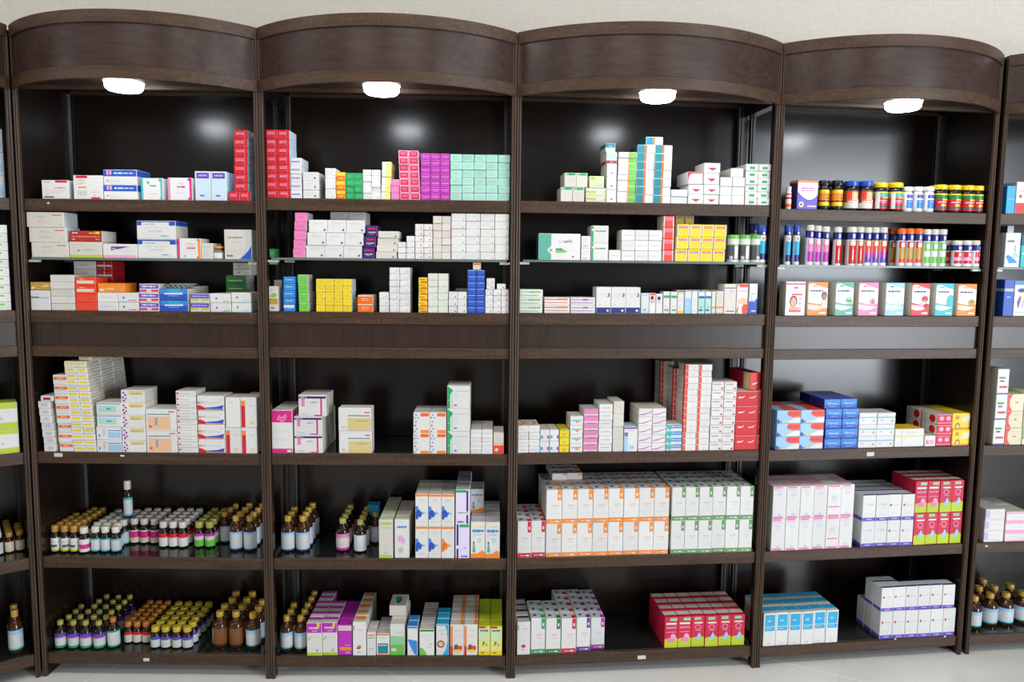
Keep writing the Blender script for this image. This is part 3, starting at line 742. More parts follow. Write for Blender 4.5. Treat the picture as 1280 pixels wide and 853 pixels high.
J(4, 'A', 1032.5, 1043, 227, 'j_yellow', 'pill_jar', 'black jar with yellow label standing behind', 'jar', sb=.055)
for x0, x1, w in ((1053.7, 1070.8, 'left'), (1071.6, 1088.6, 'right')):
    J(4, 'A', x0, x1, 227, 'j_bluecap', 'pill_jar', '%s front blue-capped jar' % w, 'jar')
for x0, x1, w in ((1049, 1065, 'left'), (1068, 1084, 'right')):
    J(4, 'A', x0, x1, 229, 'j_bluecap', 'pill_jar', '%s rear blue-capped jar' % w, 'jar', sb=.075)
for x0, x1, w in ((1089.2, 1107, 'left'), (1108.8, 1126, 'right')):
    J(4, 'A', x0, x1, 229, 'j_greenred', 'pill_jar', '%s yellow-capped jar left of white caps' % w, 'jar', rot=.2)
for i, (x0, x1) in enumerate(((1126.6, 1138.4), (1139.2, 1151.4), (1152.2, 1165))):
    J(4, 'A', x0, x1, 234, 'j_blue', 'pill_jar', '%s white-capped blue jar' % ('left', 'middle', 'right')[i], 'jar')
for i, (x0, x1) in enumerate(((1165.4, 1181), (1181.6, 1198.2), (1198.8, 1215), (1215.8, 1229))):
    J(4, 'A', x0, x1, 231.5 + i * .5, 'j_greenred2', 'pill_jar', '%s yellow-capped jar right of white caps' % ORD[i], 'jar')
for i, (x0, x1) in enumerate(((1160, 1175), (1178, 1193), (1196, 1211))):
    J(4, 'A', x0, x1, 232.5, 'j_greenred2', 'pill_jar', '%s yellow-capped jar in the rear rank' % ORD[i], 'jar', sb=.07)
D('r_blue', 'cyan', 't .2 .5 .8 .54 lblue', 'sblue'); D('r_whred', 'W', 'b 0 .34 red; r .25 .5 .5 .6 red; t .2 .7 .8 .74 lpink', 'W2', 'crim')
S('R', 'A', 1257.5, 1268.8, 232, 1, 1, 'r_blue', .08, 'bright blue carton beside the post')
S('R', 'A', 1269.4, 1284, 227, 1, 1, 'r_whred', .09, 'white carton with red base')
D('l_blue', 'W3', 'r .1 .1 .9 .5 lblue; t .2 .6 .8 .7 W', 'pblue')
S('L', 'A', -8, 7.5, 161, 1, 3, 'l_blue', .08, 'pale blue-grey carton', sb=.05)

# ================================================================== GLASS SHELF
D('w_long', 'W2', 't .28 .68 .55 .73 grey; t .35 .56 .5 .6 lgrey; r .7 .78 .94 .84 scar; t .26 .3 .64 .38 peach; t .34 .44 .5 .5 lgrey; r .9 .15 .93 .2 grey', 'W3')
D('redbox', 'brick', 't .08 .74 .25 .9 W; t .06 .42 .95 .5 peach; t .06 .14 .2 .26 peach; t .82 .14 .95 .26 peach; r .82 .72 .95 .96 yel; t .62 .74 .8 .88 yel', 'W2')
D('w_yelbase', 'W2', 'b 0 .17 lime; t .12 .8 .45 .86 peach; t .1 .42 .85 .48 lgrey; t .5 .5 .8 .54 grey; r .26 .4 .3 .52 dgrey', 'W2')
D('w_purptri', 'W', 'b 0 .19 lpink; p purp .24 .84 .8 .84 .24 .54; t .27 .64 .4 .72 W; t .55 .44 .85 .5 lgrey; t .7 .6 .85 .64 lgrey', 'W')
D('w_bluetop2', 'W', 'b .76 1 blue; r .12 .68 .84 .94 W; t .16 .8 .45 .86 grey; t .2 .62 .8 .66 lgrey; t .3 .4 .65 .5 lgrey; t .15 .26 .6 .3 W3; t .62 .16 .85 .22 grey; r 0 0 1 .1 W3', 'W2')
D('w_orjr', 'W', 'r 0 0 .08 1 hot; r .9 0 1 1 ora; r .86 .9 .95 1 dora; r .84 0 .93 .1 dora; r .4 .5 .78 .56 hot; t .34 .72 .74 .78 peach; t .5 .62 .7 .65 lgrey; r .26 .08 .34 .16 grey', 'W2')
D('w_small3', 'W2', 't .15 .74 .8 .84 lblue; t .2 .45 .6 .5 lgrey; t .2 .25 .7 .3 lgrey', 'W2')
D('w_greycurve', 'W2', 'p lgrey .74 1 1 1 1 0 .56 0 .7 .2 .79 .45 .8 .7 .77 .9; p blue 1 .46 1 0 .56 0 .74 .14 .88 .28; t .12 .72 .66 .76 dgrey; t .3 .56 .64 .6 lgrey; t .3 .28 .64 .32 lgrey; t .08 .08 .3 .14 dgrey', 'W2')
S(1, 'B', 29.5, 86, 265, 1, 3, 'w_long', .085, 'long white carton near the post', lean=-4, jit=.6)
a = S(1, 'B', 86.6, 127.8, 302.3, 1, 1, 'w_yelbase', .10, 'white carton with yellow base')
S(1, 'B', 86.6, 127, 288.5, 1, 1, 'redbox', .10, 'brick red carton lying on white', on=a)

S(1, 'B', 128.6, 171.6, 305, 1, 1, 'w_purptri', .09, 'white carton with purple triangle')
S(1, 'B', 172, 220.8, 276, 1, 2, 'w_bluetop2', .10, 'large blue-topped white carton')
S(1, 'B', 222, 250.8, 298, 1, 1, 'w_orjr', .08, 'white carton edged orange and magenta')
S(1, 'B', 251.2, 266.2, 304, 1, 1, 'w_small3', .08, 'small pale grey carton')
K('vial', 'clear_glass', PS, (.95, .84, 1.0), 'ora', (.05, .50, [(1, 'W')], []), 'W')
J(1, 'B', 267.4, 279.6, 308, 'vial', 'glass_vial', 'glass vial with orange cap', 'vial')
S(1, 'B', 280.6, 315, 287, 1, 1, 'w_greycurve', .09, 'white carton with grey and blue curve')
D('dgreenbox', 'dgreen', 't .2 .5 .8 .6 pgrn; t .2 .3 .7 .36 pgrn'); D('pinkcol', 'pink', 't .25 .5 .75 .54 hot; t .3 .36 .7 .4 hot', 'W2')
D('w_bluecor', 'W', 't .2 .74 .78 .8 lgrey; t .25 .64 .7 .68 lgrey; r .8 .12 .92 .28 viol; p W .8 .28 .86 .28 .8 .2', 'W2')
D('purpred', 'dpurp', 'r .12 .66 .82 .84 crim; t .15 .34 .85 .44 W; t .3 .22 .66 .28 lil; r .95 0 1 1 crim', 'dpurp')
D('w_bmark', 'W2', 't .3 .55 .7 .62 lgrey; p viol .8 .12 .9 .12 .9 .2 .84 .36 .8 .36', 'W2')
D('w_gmark', 'W', 'r .8 .18 .88 .3 sage; t .1 .6 .6 .64 W3; r 0 0 1 .04 lil', 'W2')
D('w_rdot', 'W', 'e .72 .34 .08 .14 red; r 0 .95 1 1 peach; t .2 .6 .6 .64 W3', 'W2')
D('w_pline', 'W2', 'r 0 .95 1 1 lpink; r .97 0 1 1 lpink; t .2 .5 .7 .54 W3', 'W2')
D('w_bdot', 'W', 'r .84 .12 .9 .26 brown; t .12 .66 .8 .7 lgrey; t .12 .44 .7 .48 W3', 'W2')
S(2, 'B', 336.5, 343, 311, 1, 1, 'dgreenbox', .06, 'dark green carton beside the post', sb=.012)
S(2, 'B', 366, 381.4, 265.5, 1, 5, 'pinkcol', .09, 'pale pink carton', lean=3)
a = S(2, 'B', 382.2, 452.4, 275, 3, 3, 'w_bluecor', .07, 'white blue-cornered carton', lean=4)
S(2, 'B', 413, 458, 265, 2, 4, 'w_bluecor', .09, 'white blue-cornered carton in the rear pair', sb=.09)
S(2, 'B', 453.4, 468.2, 282, 1, 3, 'purpred', .08, 'dark purple carton with red bar', lean=4)
S(2, 'B', 469.6, 496, 289, 1, 4, 'w_bmark', .09, 'flat white carton with blue mark', lean=3)
S(2, 'B', 497.2, 507.6, 302.5, 1, 3, 'w_gmark', .09, 'small white carton, lowest step')
S(2, 'B', 508, 518.4, 295, 1, 4, 'w_gmark', .09, 'small white carton, second step')
S(2, 'B', 518.8, 540.5, 280, 2, 6, 'w_rdot', .09, 'white carton with red dot')
S(2, 'B', 541, 563.5, 270, 2, 6, 'w_pline', .09, 'white carton with pink outline')
S(2, 'B', 564, 636, 267, 4, 6, 'w_bdot', .09, 'white carton with brown dot')
D('panfort', 'W', 'r 0 0 .30 1 seafoam; p W .2 .37 .3 .54 .4 .37 .3 .2; e .29 .37 .04 .06 grey; p lgreen .4 .3 .42 .38 .62 .38 .68 .34 .66 .29 .42 .26; p teal .4 .44 .56 .44 .6 .38 .42 .38; x \uFE95\uFEAD\uFEEE\uFED4\uFEE7\uFE8E\uFB58 .65 .72 .17 .40 dgrey; t .66 .31 .9 .33 pgreen; e .83 .12 .02 .04 crim; t .44 .12 .5 .16 lpink', 'dteal', 'W2')
D('w_txt', 'W', 't .15 .7 .8 .76 lgrey; t .15 .5 .7 .56 lgrey; t .2 .12 .7 .18 dgrey', 'W2')
D('w_greenedge', 'W', 'r 0 0 .1 .62 green; r 0 .82 .1 1 green; r 0 .62 .1 .7 green; t .25 .66 .85 .74 green; r .18 .68 .24 .72 red', 'W2')
D('w_lavline', 'W', 't .12 .44 .85 .52 lil; r .0 .96 1 1 W3', 'W2')
D('redstripe', 'scar', 'r 0 0 .1 1 W2; r .9 0 1 1 W2; r .1 .84 .9 .9 lpink; r .1 .7 .9 .76 lpink; r .1 .58 .9 .62 lpink', 'W2')
D('yel_purp', 'yel', 'r 0 0 .06 1 W2; r .92 0 1 1 W2; r .14 .7 .86 .86 mag; t .2 .74 .8 .82 lil', 'W2', 'yel')
D('yel_pink', 'yel', 'r 0 0 .06 1 W2; r .92 0 1 1 W2; r .14 .7 .86 .86 hot; t .2 .74 .8 .82 lpink', 'W2', 'yel')
S(3, 'B', 673, 725.4, 292, 1, 1, 'panfort', .07, 'wide white carton with sea-green end')
S(3, 'B', 726.2, 738.4, 295, 1, 2, 'w_txt', .07, 'small white carton beside the wide one')
S(3, 'B', 739, 760.4, 282, 1, 2, 'w_greenedge', .08, 'white carton with green left edge')
S(3, 'B', 760.8, 775.8, 312.5, 1, 1, 'w_lavline', .08, 'single low white carton')
S(3, 'B', 776.6, 827, 287.5, 3, 3, 'w_lavline', .08, 'white carton with lavender line')
S(3, 'B', 828, 842, 269.5, 1, 4, 'redstripe', .08, 'red carton with white sides')
a = S(3, 'B', 844, 906, 280.5, 4, 3, ['yel_purp', 'yel_purp', 'yel_pink', 'yel_pink'], .075, 'yellow carton with coloured label', lean=1.5)
S(3, 'B', 843, 866, 268, 2, 4, 'yel_purp', .08, 'yellow carton in the rear stack', sb=.10)
tube('t_green', 'lgreen', [(.10, 'W3'), (.62, 'dgrey'), (.04, 'lgreen'), (.24, 'W')], [(-5, 35, .14, .7, 'W'), (-55, -20, .12, .26, 'W2')])
tube('t_blue', 'blue', [(.09, 'W'), (.20, 'navy'), (.40, 'cyan'), (.18, 'W'), (.13, 'navy')], [(-100, -50, .09, .87, 'W3'), (-30, 30, .70, .82, 'W'), (-12, 12, .73, .8, 'red'), (-10, 20, .9, .97, 'W')])
tube('t_pink', 'W2', [(.09, 'W'), (.30, 'mag'), (.36, 'pink'), (.03, 'W'), (.22, 'navy')], [(-100, -45, .09, .8, 'W3'), (-30, 30, .62, .74, 'W'), (-12, 25, .82, .95, 'lil')])
tube('t_red', 'W2', [(.05, 'W'), (.05, 'dred'), (.65, 'red'), (.03, 'W'), (.22, 'navy')], [(-100, -45, .05, .78, 'W3'), (-35, 35, .6, .74, 'cream'), (-5, 8, .16, .5, 'cream'), (-12, 25, .82, .95, 'lil')])
tube('t_redpurp', 'W2', [(.09, 'W'), (.18, 'viol'), (.14, 'mag'), (.30, 'scar'), (.06, 'gold'), (.23, 'navy')], [(-100, -50, .09, .78, 'W3'), (-30, 35, .6, .74, 'cream'), (-5, 12, .2, .52, 'lpink'), (-12, 25, .82, .95, 'lil')])
tube('t_orange', 'dora', [(.10, 'W'), (.12, 'scar'), (.34, 'gold'), (.20, 'red'), (.03, 'W'), (.21, 'navy')], [(-100, -50, .1, .78, 'W3'), (-25, 40, .58, .72, 'W'), (-12, 25, .82, .95, 'lil')])
tube('t_lime', 'W2', [(.10, 'W3'), (.20, 'lgreen'), (.18, 'W'), (.28, 'lgreen'), (.03, 'W'), (.21, 'navy')], [(-100, -50, .1, .78, 'W3'), (-25, 40, .55, .7, 'W'), (-12, 25, .82, .95, 'lil')])
jar('j_red200', 'W2', [(.12, 'W'), (.14, 'red'), (.16, 'lpink'), (.26, 'red'), (.06, 'W'), (.26, 'navy')], [(-90, -55, .1, .72, 'W3'), (-5, 35, .46, .62, 'W'), (-10, 30, .78, .94, 'lil')], z=(.02, .82), body='label_print', bodyc='W')
for i, (x0, x1) in enumerate(((908.6, 922.6), (923.2, 936.4), (936.8, 949.8))):
    J(3, 'B', x0, x1, 294, 't_green', 'vitamin_tube', '%s green-capped tube' % ('left', 'middle', 'right')[i], 'tube', rot=(0, 0, .9)[i])
J(3, 'B', 954, 965, 283, 't_blue', 'vitamin_tube', 'blue tube hard by the post', 'tube')
J(3, 'B', 943, 953, 280, 't_blue', 'vitamin_tube', 'blue tube standing further back', 'tube', sb=.09)
for i, (x0, x1) in enumerate(((979, 987), (990, 998))):
    J(4, 'B', x0, x1, 282, 't_blue', 'vitamin_tube', '%s blue-capped tube' % ('left', 'right')[i], 'tube')
for i, (x0, x1) in enumerate(((1005.5, 1015), (1015.4, 1024.2), (1024.8, 1034.4))):
    J(4, 'B', x0, x1, 281.5 + i, 't_pink', 'vitamin_tube', '%s pink-purple tube' % ('left', 'middle', 'right')[i], 'tube')
for i, (x0, x1, sb) in enumerate(((1040, 1049.6, .012), (1050, 1058, .05), (1055.8, 1067.6, .010), (1068, 1077, .012))):
    J(4, 'B', x0, x1, 284, 't_red', 'vitamin_tube', '%s all-red tube' % ORD[i], 'tube', sb=sb)
for i, (x0, x1) in enumerate(((1077.4, 1086.6), (1087, 1096), (1096.6, 1106))):
    J(4, 'B', x0, x1, 284.5, 't_redpurp', 'vitamin_tube', '%s red tube with violet foot' % ('left', 'middle', 'right')[i], 'tube')
for i, (x0, x1, sb) in enumerate(((1109, 1118.5, .05), (1119.4, 1129, .012), (1129.4, 1139.2, .012), (1139.8, 1150, .012))):
    J(4, 'B', x0, x1, 286, 't_orange', 'vitamin_tube', '%s orange-capped tube' % ORD[i], 'tube', sb=sb)
for i, (x0, x1) in enumerate(((1151, 1160.4), (1160.8, 1169.8), (1170.2, 1180))):
    J(4, 'B', x0, x1, 287, 't_lime', 'vitamin_tube', '%s green and white tube' % ('left', 'middle', 'right')[i], 'tube')
for i, (x0, x1, sb) in enumerate(((1177, 1187.5, .05), (1188, 1199.8, .012), (1200.2, 1212, .012), (1213, 1224.5, .012))):
    J(4, 'B', x0, x1, 301, 'j_red200', 'pill_jar', '%s short red and white jar' % ORD[i], 'jar', sb=sb, rot=(0, 0, 0, .5)[i])
D('r_figure', 'W', 'p sblue .05 .3 .3 .1 .9 .12 .6 .26 .2 .36; p lblue .5 .24 .95 .3 .7 .44 .55 .4; r .62 .44 .7 .66 grey; t .1 .72 .6 .8 dgrey', 'W3')
D('r_teal', 'turq', 'b .7 1 navy; t .1 .4 .8 .46 W')
S('R', 'B', 1255, 1274, 291, 1, 1, 'r_figure', .07, 'white carton with blue splash drawing')
S('R', 'B', 1275, 1287, 295, 1, 1, 'r_teal', .07, 'teal carton with navy top')
S('R', 'B', 1256.5, 1265, 282, 1, 1, 'w_plain', .05, 'tall plain white carton behind', sb=.09)

# ================================================================== THIRD SHELF
D('w_navyline', 'W', 'r 0 .62 .44 .68 navy; e .32 .84 .05 .05 lgrey; t .46 .6 .7 .68 lil; t .7 .58 .95 .68 lblue; r .18 .22 .24 .28 lgrey', 'W2')
D('orbrown', 'brown', 'r 0 0 1 1 gold; p W2 .0 .1 .12 .1 .28 .3 .16 .5 .04 .42; p tan .55 .4 .7 .6 .9 .7 .98 .5 .8 .36', 'brown')
D('w_fold', 'W2', 't .36 .5 .62 .58 lgrey; r .66 0 .69 1 lgrey; r .8 0 .82 1 lgrey', 'W2')
D('or_strip', 'scar', 'r .06 .22 .92 .62 W2; t .2 .74 .5 .86 yel', 'scar'); D('or_plain', 'scar', 't .2 .4 .8 .46 dora', 'scar')
D('lorange', 'ora', 'r .68 .2 .78 .7 grey; r .06 .1 .24 .4 cream; t .3 .3 .6 .5 lyel', 'ora')
D('w_name', 'W', 't .2 .4 .75 .58 lgrey', 'W2'); D('w_nm2', 'W', 'r .22 .34 .3 .6 viol; r .5 .12 .9 .2 hot; t .75 .6 .9 .66 lpink', 'W2')
D('purp_pink', 'W2', 'r 0 .5 1 .95 viol; t .1 .64 .86 .84 vlil; r 0 .12 1 .36 hot; r .38 .1 .62 .38 W2', 'W2')
D('bluewhite', 'blue', 'r 0 .55 1 1 sblue; p cyan .25 1 .75 1 .6 .5 .4 .5; r .16 .5 .84 .64 W; t .3 .34 .7 .4 lblue; r .7 .66 .84 .72 lblue', 'W2')
D('viol_lime', 'W2', 'r 0 .5 1 1 viol; t .1 .66 .9 .84 lil; r 0 .24 1 .44 lime; r .4 .2 .6 .46 W2', 'W2')
D('w_gm', 'W', 'r .26 .36 .34 .58 viol; t .55 .5 .9 .56 lgrey; r .62 .08 .95 .18 lgreen', 'W2')
D('w_bm', 'W', 'r .26 .42 .34 .64 dgrey; t .55 .5 .9 .56 lgrey; r .6 .14 .95 .26 lblue', 'W2')
D('green3', 'dgreen', 't .15 .3 .85 .46 pgreen; t .3 .7 .7 .76 sage', 'W3')
D('tanlab', 'W2', 't .3 .6 .7 .68 grey; t .3 .4 .68 .5 gold', 'W2'); D('dkred', 'dred', 'r 0 .44 1 .6 W3; r .48 0 .52 1 W3', 'dred')
a = S(1, 'C', 33, 63, 363, 1, 1, 'w_navyline', .09, 'white carton with navy line')
S(1, 'C', 37, 62.4, 352.5, 1, 1, 'orbrown', .09, 'tan-brown carton lying on white', on=a)
S(1, 'C', 63.6, 93.8, 343.8, 1, 5, 'w_fold', .09, 'flat white carton left of orange')
S(1, 'C', 94.8, 121, 346.6, 1, 4, 'or_plain', .08, 'orange-red carton', rowdes={(0, 2): 'or_strip', (0, 3): 'or_strip'})
S(1, 'C', 94, 121.6, 326.5, 1, 6, 'tanlab', .09, 'white carton with tan print at rear', sb=.105)
S(1, 'C', 122.4, 142, 326.5, 1, 5, 'dkred', .09, 'dark red carton at rear', sb=.105)
a = S(1, 'C', 121.6, 173.6, 366, 2, 2, ['w_name', 'w_nm2'], .09, 'white carton under the light orange')
S(1, 'C', 121.6, 155, 354.3, 1, 1, 'lorange', .09, 'light orange carton lying on white', on=a)
S(1, 'C', 174.4, 199.2, 355, 1, 3, 'purp_pink', .09, 'violet and pink carton')
a = S(1, 'C', 200, 235, 361, 1, 2, 'bluewhite', .08, 'bright blue carton with white lettering')
S(1, 'C', 236, 249, 358, 1, 2, 'w_plain', .09, 'blank white carton behind violet-lime', sb=.11)
S(1, 'C', 237.6, 262, 367.5, 1, 2, 'viol_lime', .09, 'violet and lime carton')
S(1, 'C', 262.6, 288.6, 367, 1, 2, 'w_gm', .09, 'white carton with green dash')
S(1, 'C', 289.2, 313.6, 366, 1, 2, 'w_bm', .09, 'white carton with pale blue dash')
a = S(1, 'C', 282, 314, 365, 1, 2, 'w_plain', .09, 'blank white carton hidden behind dashes', sb=.105)
b = S(1, 'C', 282, 307.5, 344.5, 1, 2, 'green3', .09, 'leaf green carton', sb=.105, on=a)
S(1, 'C', 291, 313.8, 328.5, 1, 2, 'w_gm', .09, 'grey-white carton on green', sb=.105, on=b)
# blister strips lying on the blue cartons
bm2 = MB(); cham_box(bm2, -.045, -.03, 0, .045, .03, .0012, .0004, [None] * 6); 
for i in range(5):
    for j in range(3):
        bm2.lathe([(.006, .0012), (.0055, .004), (.0035, .0052)], 8); 
        for q in range(24): x, y, z = bm2.v[-24 + q]; bm2.v[-24 + q] = (x - .034 + i * .017, y - .018 + j * .018, z)
solid('blister_foil', (0.42, 0.47, 0.46), 0.3, 0.6)
bme = bm2.mesh('blister_strip', 'blister_foil', True, False); B1 = BAYS[1]; s1 = s_at(B1, 226, 1.41, .05)
for k in range(3):
    o = link('blister_strip', bme); zt_ = 1.341 + (hit(B1, 217, 361, .010)[1] - 1.341) + .0012
    o.location = at(B1, s1 - .012 + .010 * k, .052 + .002 * k, zt_ + .0056 * k); o.rotation_euler.z = (-.03, .04, -.06)[k]
    tag(o, 'silver tablet blister strip lying on bright blue cartons, %s of three' % ('lowest', 'middle', 'topmost')[k], 'blister strip', 'blister strips on the blue cartons')
D('w_gry', 'W2', 'r 0 .28 1 .52 gold; p lgreen .1 .6 .4 .72 .85 .74 .9 .62 .5 .56; t .2 .84 .8 .9 lgrey; t .2 .1 .7 .16 dgrey', 'W2')
D('skyblue', 'sblue', 't .15 .5 .85 .64 W3; r 0 .92 1 1 cyan', 'sblue'); D('skyblue_w', 'sblue', 'r 0 .55 1 1 W; t .3 .4 .8 .5 lblue', 'sblue')
D('green4', 'lgreen', 't .3 .4 .8 .46 green; r 0 .95 1 1 pgreen', 'W2'); D('yel4', 'yel', 't .15 .66 .85 .7 gold; t .15 .4 .85 .44 gold; r 0 .94 1 1 lyel; r .95 0 1 1 lyel', 'W3')
D('or4', 'dora', 't .25 .55 .75 .66 peach; t .25 .34 .75 .44 peach; r 0 .9 1 1 W', 'W2')
D('w_tri4', 'W', 'p W3 .1 .1 .9 .1 .9 .8 .6 .4; p lpink .55 .3 .9 .55 .9 .3', 'W2'); D('yelor', 'yel', 'r 0 .6 .8 .8 gold; r .2 0 1 .4 dora; t .1 .64 .7 .74 dgreen', 'W2')
D('w_gtri', 'W', 'p pgreen .25 .12 .92 .12 .92 .7 .5 .3; t .1 .8 .6 .86 lgrey', 'W2'); D('w_bd', 'W', 'e .76 .24 .07 .11 black; t .1 .6 .6 .64 W3', 'W2')
D('blue4', 'blue', 'r 0 .9 1 1 lblue; r 0 0 .04 1 viol; t .25 .5 .85 .54 lblue', 'viol'); D('w_or4', 'W2', 'r 0 .68 1 1 dora; t .2 .3 .8 .4 lyel', 'W2')
D('w_bd2', 'W', 'e .72 .3 .07 .13 purp; t .1 .66 .6 .7 W3', 'W2'); D('grey4', 'lgrey', 't .2 .4 .8 .5 grey')
S(2, 'C', 336, 348, 358, 1, 1, 'w_gry', .06, 'white, green and gold carton')
S(2, 'C', 341, 352.5, 350, 1, 1, 'w_gry', .06, 'green and gold carton behind', sb=.075)
S(2, 'C', 354, 368.4, 346, 1, 5, 'skyblue', .08, 'sky blue carton', lean=.8, rowdes={(0, 0): 'skyblue_w'})
S(2, 'C', 373.5, 385.4, 343.5, 1, 4, 'green4', .08, 'apple green carton', lean=-1)
S(2, 'C', 383, 391, 365, 1, 2, 'w_plain', .07, 'blank white carton behind apple green', sb=.09)
S(2, 'C', 395.2, 439.4, 349, 4, 5, 'yel4', .09, 'golden yellow carton')
S(2, 'C', 441, 447, 372, 1, 2, 'yel4', .06, 'golden yellow carton behind orange', sb=.11)
S(2, 'C', 447, 466, 369, 1, 2, 'or4', .09, 'bright orange carton')
S(2, 'C', 474, 486.2, 365.5, 1, 3, 'w_tri4', .09, 'white carton in the low left column')
S(2, 'C', 486.8, 512.4, 334.5, 2, 7, 'w_tri4', .09, 'white carton in the tall pair')
S(2, 'C', 523, 534.2, 347, 1, 6, 'yelor', .09, 'yellow-orange carton')
S(2, 'C', 534.8, 560, 342, 2, 6, 'w_gtri', .09, 'white carton with pale green wedge')
S(2, 'C', 560.4, 583.4, 365, 2, 3, 'w_bd', .09, 'white carton with black dot')
S(2, 'C', 569, 584, 360.5, 1, 3, 'grey4', .07, 'grey carton behind black-dotted white', sb=.11)
a = S(2, 'C', 584, 605.8, 337.5, 2, 7, 'blue4', .09, 'royal blue carton')
S(2, 'C', 591, 601, 328.5, 1, 1, 'w_or4', .07, 'orange and white carton on blue', on=a)
a = S(2, 'C', 606.4, 636, 362, 3, 4, 'w_bd2', .085, 'white carton with purple dot')
S(2, 'C', 608, 618.6, 348, 1, 2, 'w_bd2', .085, 'purple-dot carton, upper left', on=a)
S(2, 'C', 621, 632.4, 355, 1, 1, 'w_bd2', .085, 'purple-dot carton, upper right', on=a)
D('w_gst', 'W', 'r 0 .62 .92 .78 pgrn; r .4 .6 .92 .82 lgreen; r 0 .2 .84 .28 green', 'W2'); D('w_ost', 'W', 'r 0 .72 .94 .84 scar; r .5 .7 .94 .9 dora; r 0 .3 .92 .38 scar', 'W2')
D('w_pst', 'W', 'r 0 .68 .94 .78 mag; r .5 .64 .72 .84 mag; r .74 .7 .94 .76 lil; r 0 .26 .92 .34 purp', 'W2')
D('w_navybase', 'W', 'b 0 .22 navy; e .8 .1 .09 .045 W; t .2 .72 .8 .76 lgrey; t .3 .6 .6 .64 W3; r .84 .68 .92 .78 navy; r .74 .64 .92 .67 navy; t .2 .3 .3 .36 lgrey', 'W2')
D('eye_lb', 'W3', 'r .05 .88 .95 .96 lblue; r 0 0 1 .1 lblue; t .2 .15 .7 .22 sblue', 'W3')
D('eye_1', 'W', 'r .1 .92 1 1 scar; e .5 .74 .49 .19 scar; e .5 .76 .42 .155 W; e .44 .78 .26 .10 black; t .1 .5 .9 .53 lgrey', 'W2', 'red')
D('eye_2', 'W', 'e .5 .74 .49 .19 lil; e .5 .76 .42 .155 W; e .44 .78 .26 .10 black; t .1 .5 .9 .53 lgrey', 'W2', 'viol')
D('w_grn5', 'W', 'r .02 .72 1 .84 green; e .4 .32 .14 .05 lgrey; t .2 .12 .9 .2 green', 'W2', 'mint')
D('w_yel5', 'W', 'r 0 0 1 .15 yel; r 0 .94 1 1 yel; r .1 .62 .9 .66 peach; e .4 .27 .2 .04 lblue', 'W2'); D('lb5', 'lblue', 'r 0 .7 1 1 W; t .3 .4 .6 .5 W', 'W2')
D('w_5', 'W', 'e .5 .58 .12 .05 lgrey; t .3 .4 .6 .44 lpink; t .3 .1 .7 .16 mint', 'W2'); D('teal5', 'mint', 'r 0 .82 1 1 W; r .02 .7 1 .8 blue; e .5 .3 .18 .04 grey; r .02 .12 .7 .2 blue', 'W2')
D('w_orl', 'W2', 'r 0 .24 1 .32 ora; r 0 0 1 .04 grey', 'W2'); D('w_pl', 'W2', 'r 0 .86 1 .89 purp; t .45 .74 .75 .78 grey; r .2 .07 .9 .1 purp', 'W2', 'brick')
D('baby', 'W', 'r 0 .9 1 1 scar; e .12 .92 .1 .05 W; p peach .1 .45 .5 .55 1 .5 1 .2 .6 .1 .5 .4 .2 .3; e .8 .15 .3 .18 scar; p scar .0 .1 .2 .3 .1 .0; t .1 .76 .9 .8 lpink', 'W2')
D('bluecircle', 'blue', 'r 0 .5 1 1 W; p W 0 .5 1 .5 0 .4; e .55 .55 .34 .15 lblue; e .55 .55 .26 .11 W; t .3 .07 .85 .12 W', 'W2')
S(3, 'C', 649, 678.4, 362, 1, 3, 'w_gst', .09, 'white carton with green stripes')
S(3, 'C', 680.4, 712.2, 372, 1, 2, 'w_ost', .09, 'white carton with orange stripes')
S(3, 'C', 713, 744, 372, 1, 2, 'w_pst', .09, 'white carton with purple stripes')
S(3, 'C', 745, 800.4, 359, 3, 1, 'w_navybase', .07, 'white carton with navy base')
for i, (x0, x1, yt, ds, tx) in enumerate(((801, 811, 366.6, 'eye_lb', 'pale blue eye-drop carton'), (811.2, 819.5, 366.4, 'eye_1', 'white carton with left eye drawing'), (819.8, 828.2, 367.3, 'eye_2', 'white carton with right eye drawing'),
        (828.8, 837.2, 364.6, 'w_grn5', 'left white carton with green label'), (837.6, 846, 364.8, 'w_grn5', 'right white carton with green label'), (846.4, 854.8, 365.5, 'w_yel5', 'white carton with yellow foot'),
        (855.2, 863.8, 364.3, 'lb5', 'narrow pale blue carton'), (864.2, 872, 364.3, 'w_5', 'narrow white carton'), (872.4, 880.8, 364.5, 'teal5', 'left aqua carton with blue bar'), (881.2, 889, 364.5, 'teal5', 'right aqua carton with blue bar'),
        (889.4, 894.2, 364.5, 'w_orl', 'thin off-white carton with orange line'), (894.6, 904, 364, 'w_orl', 'wider off-white carton with orange line'))):
    S(3, 'C', x0, x1, yt, 1, 1, ds, .045, tx)
for i in range(5):
    S(3, 'C', 845 + i * 10.5, 855 + i * 10.5, 362.5, 1, 1, ('lb5', 'w_5', 'teal5', 'w_5', 'w_orl')[i], .045, '%s drop carton in the rear rank' % ORD[i], sb=.075)
S(3, 'C', 904.6, 919.8, 355, 1, 1, 'w_pl', .07, 'white carton with purple lines')
S(3, 'C', 920.4, 934.6, 355, 1, 1, 'baby', .07, 'white and red baby formula carton')
S(3, 'C', 935.2, 946.2, 354.3, 1, 1, 'bluecircle', .07, 'blue and white carton with circle')
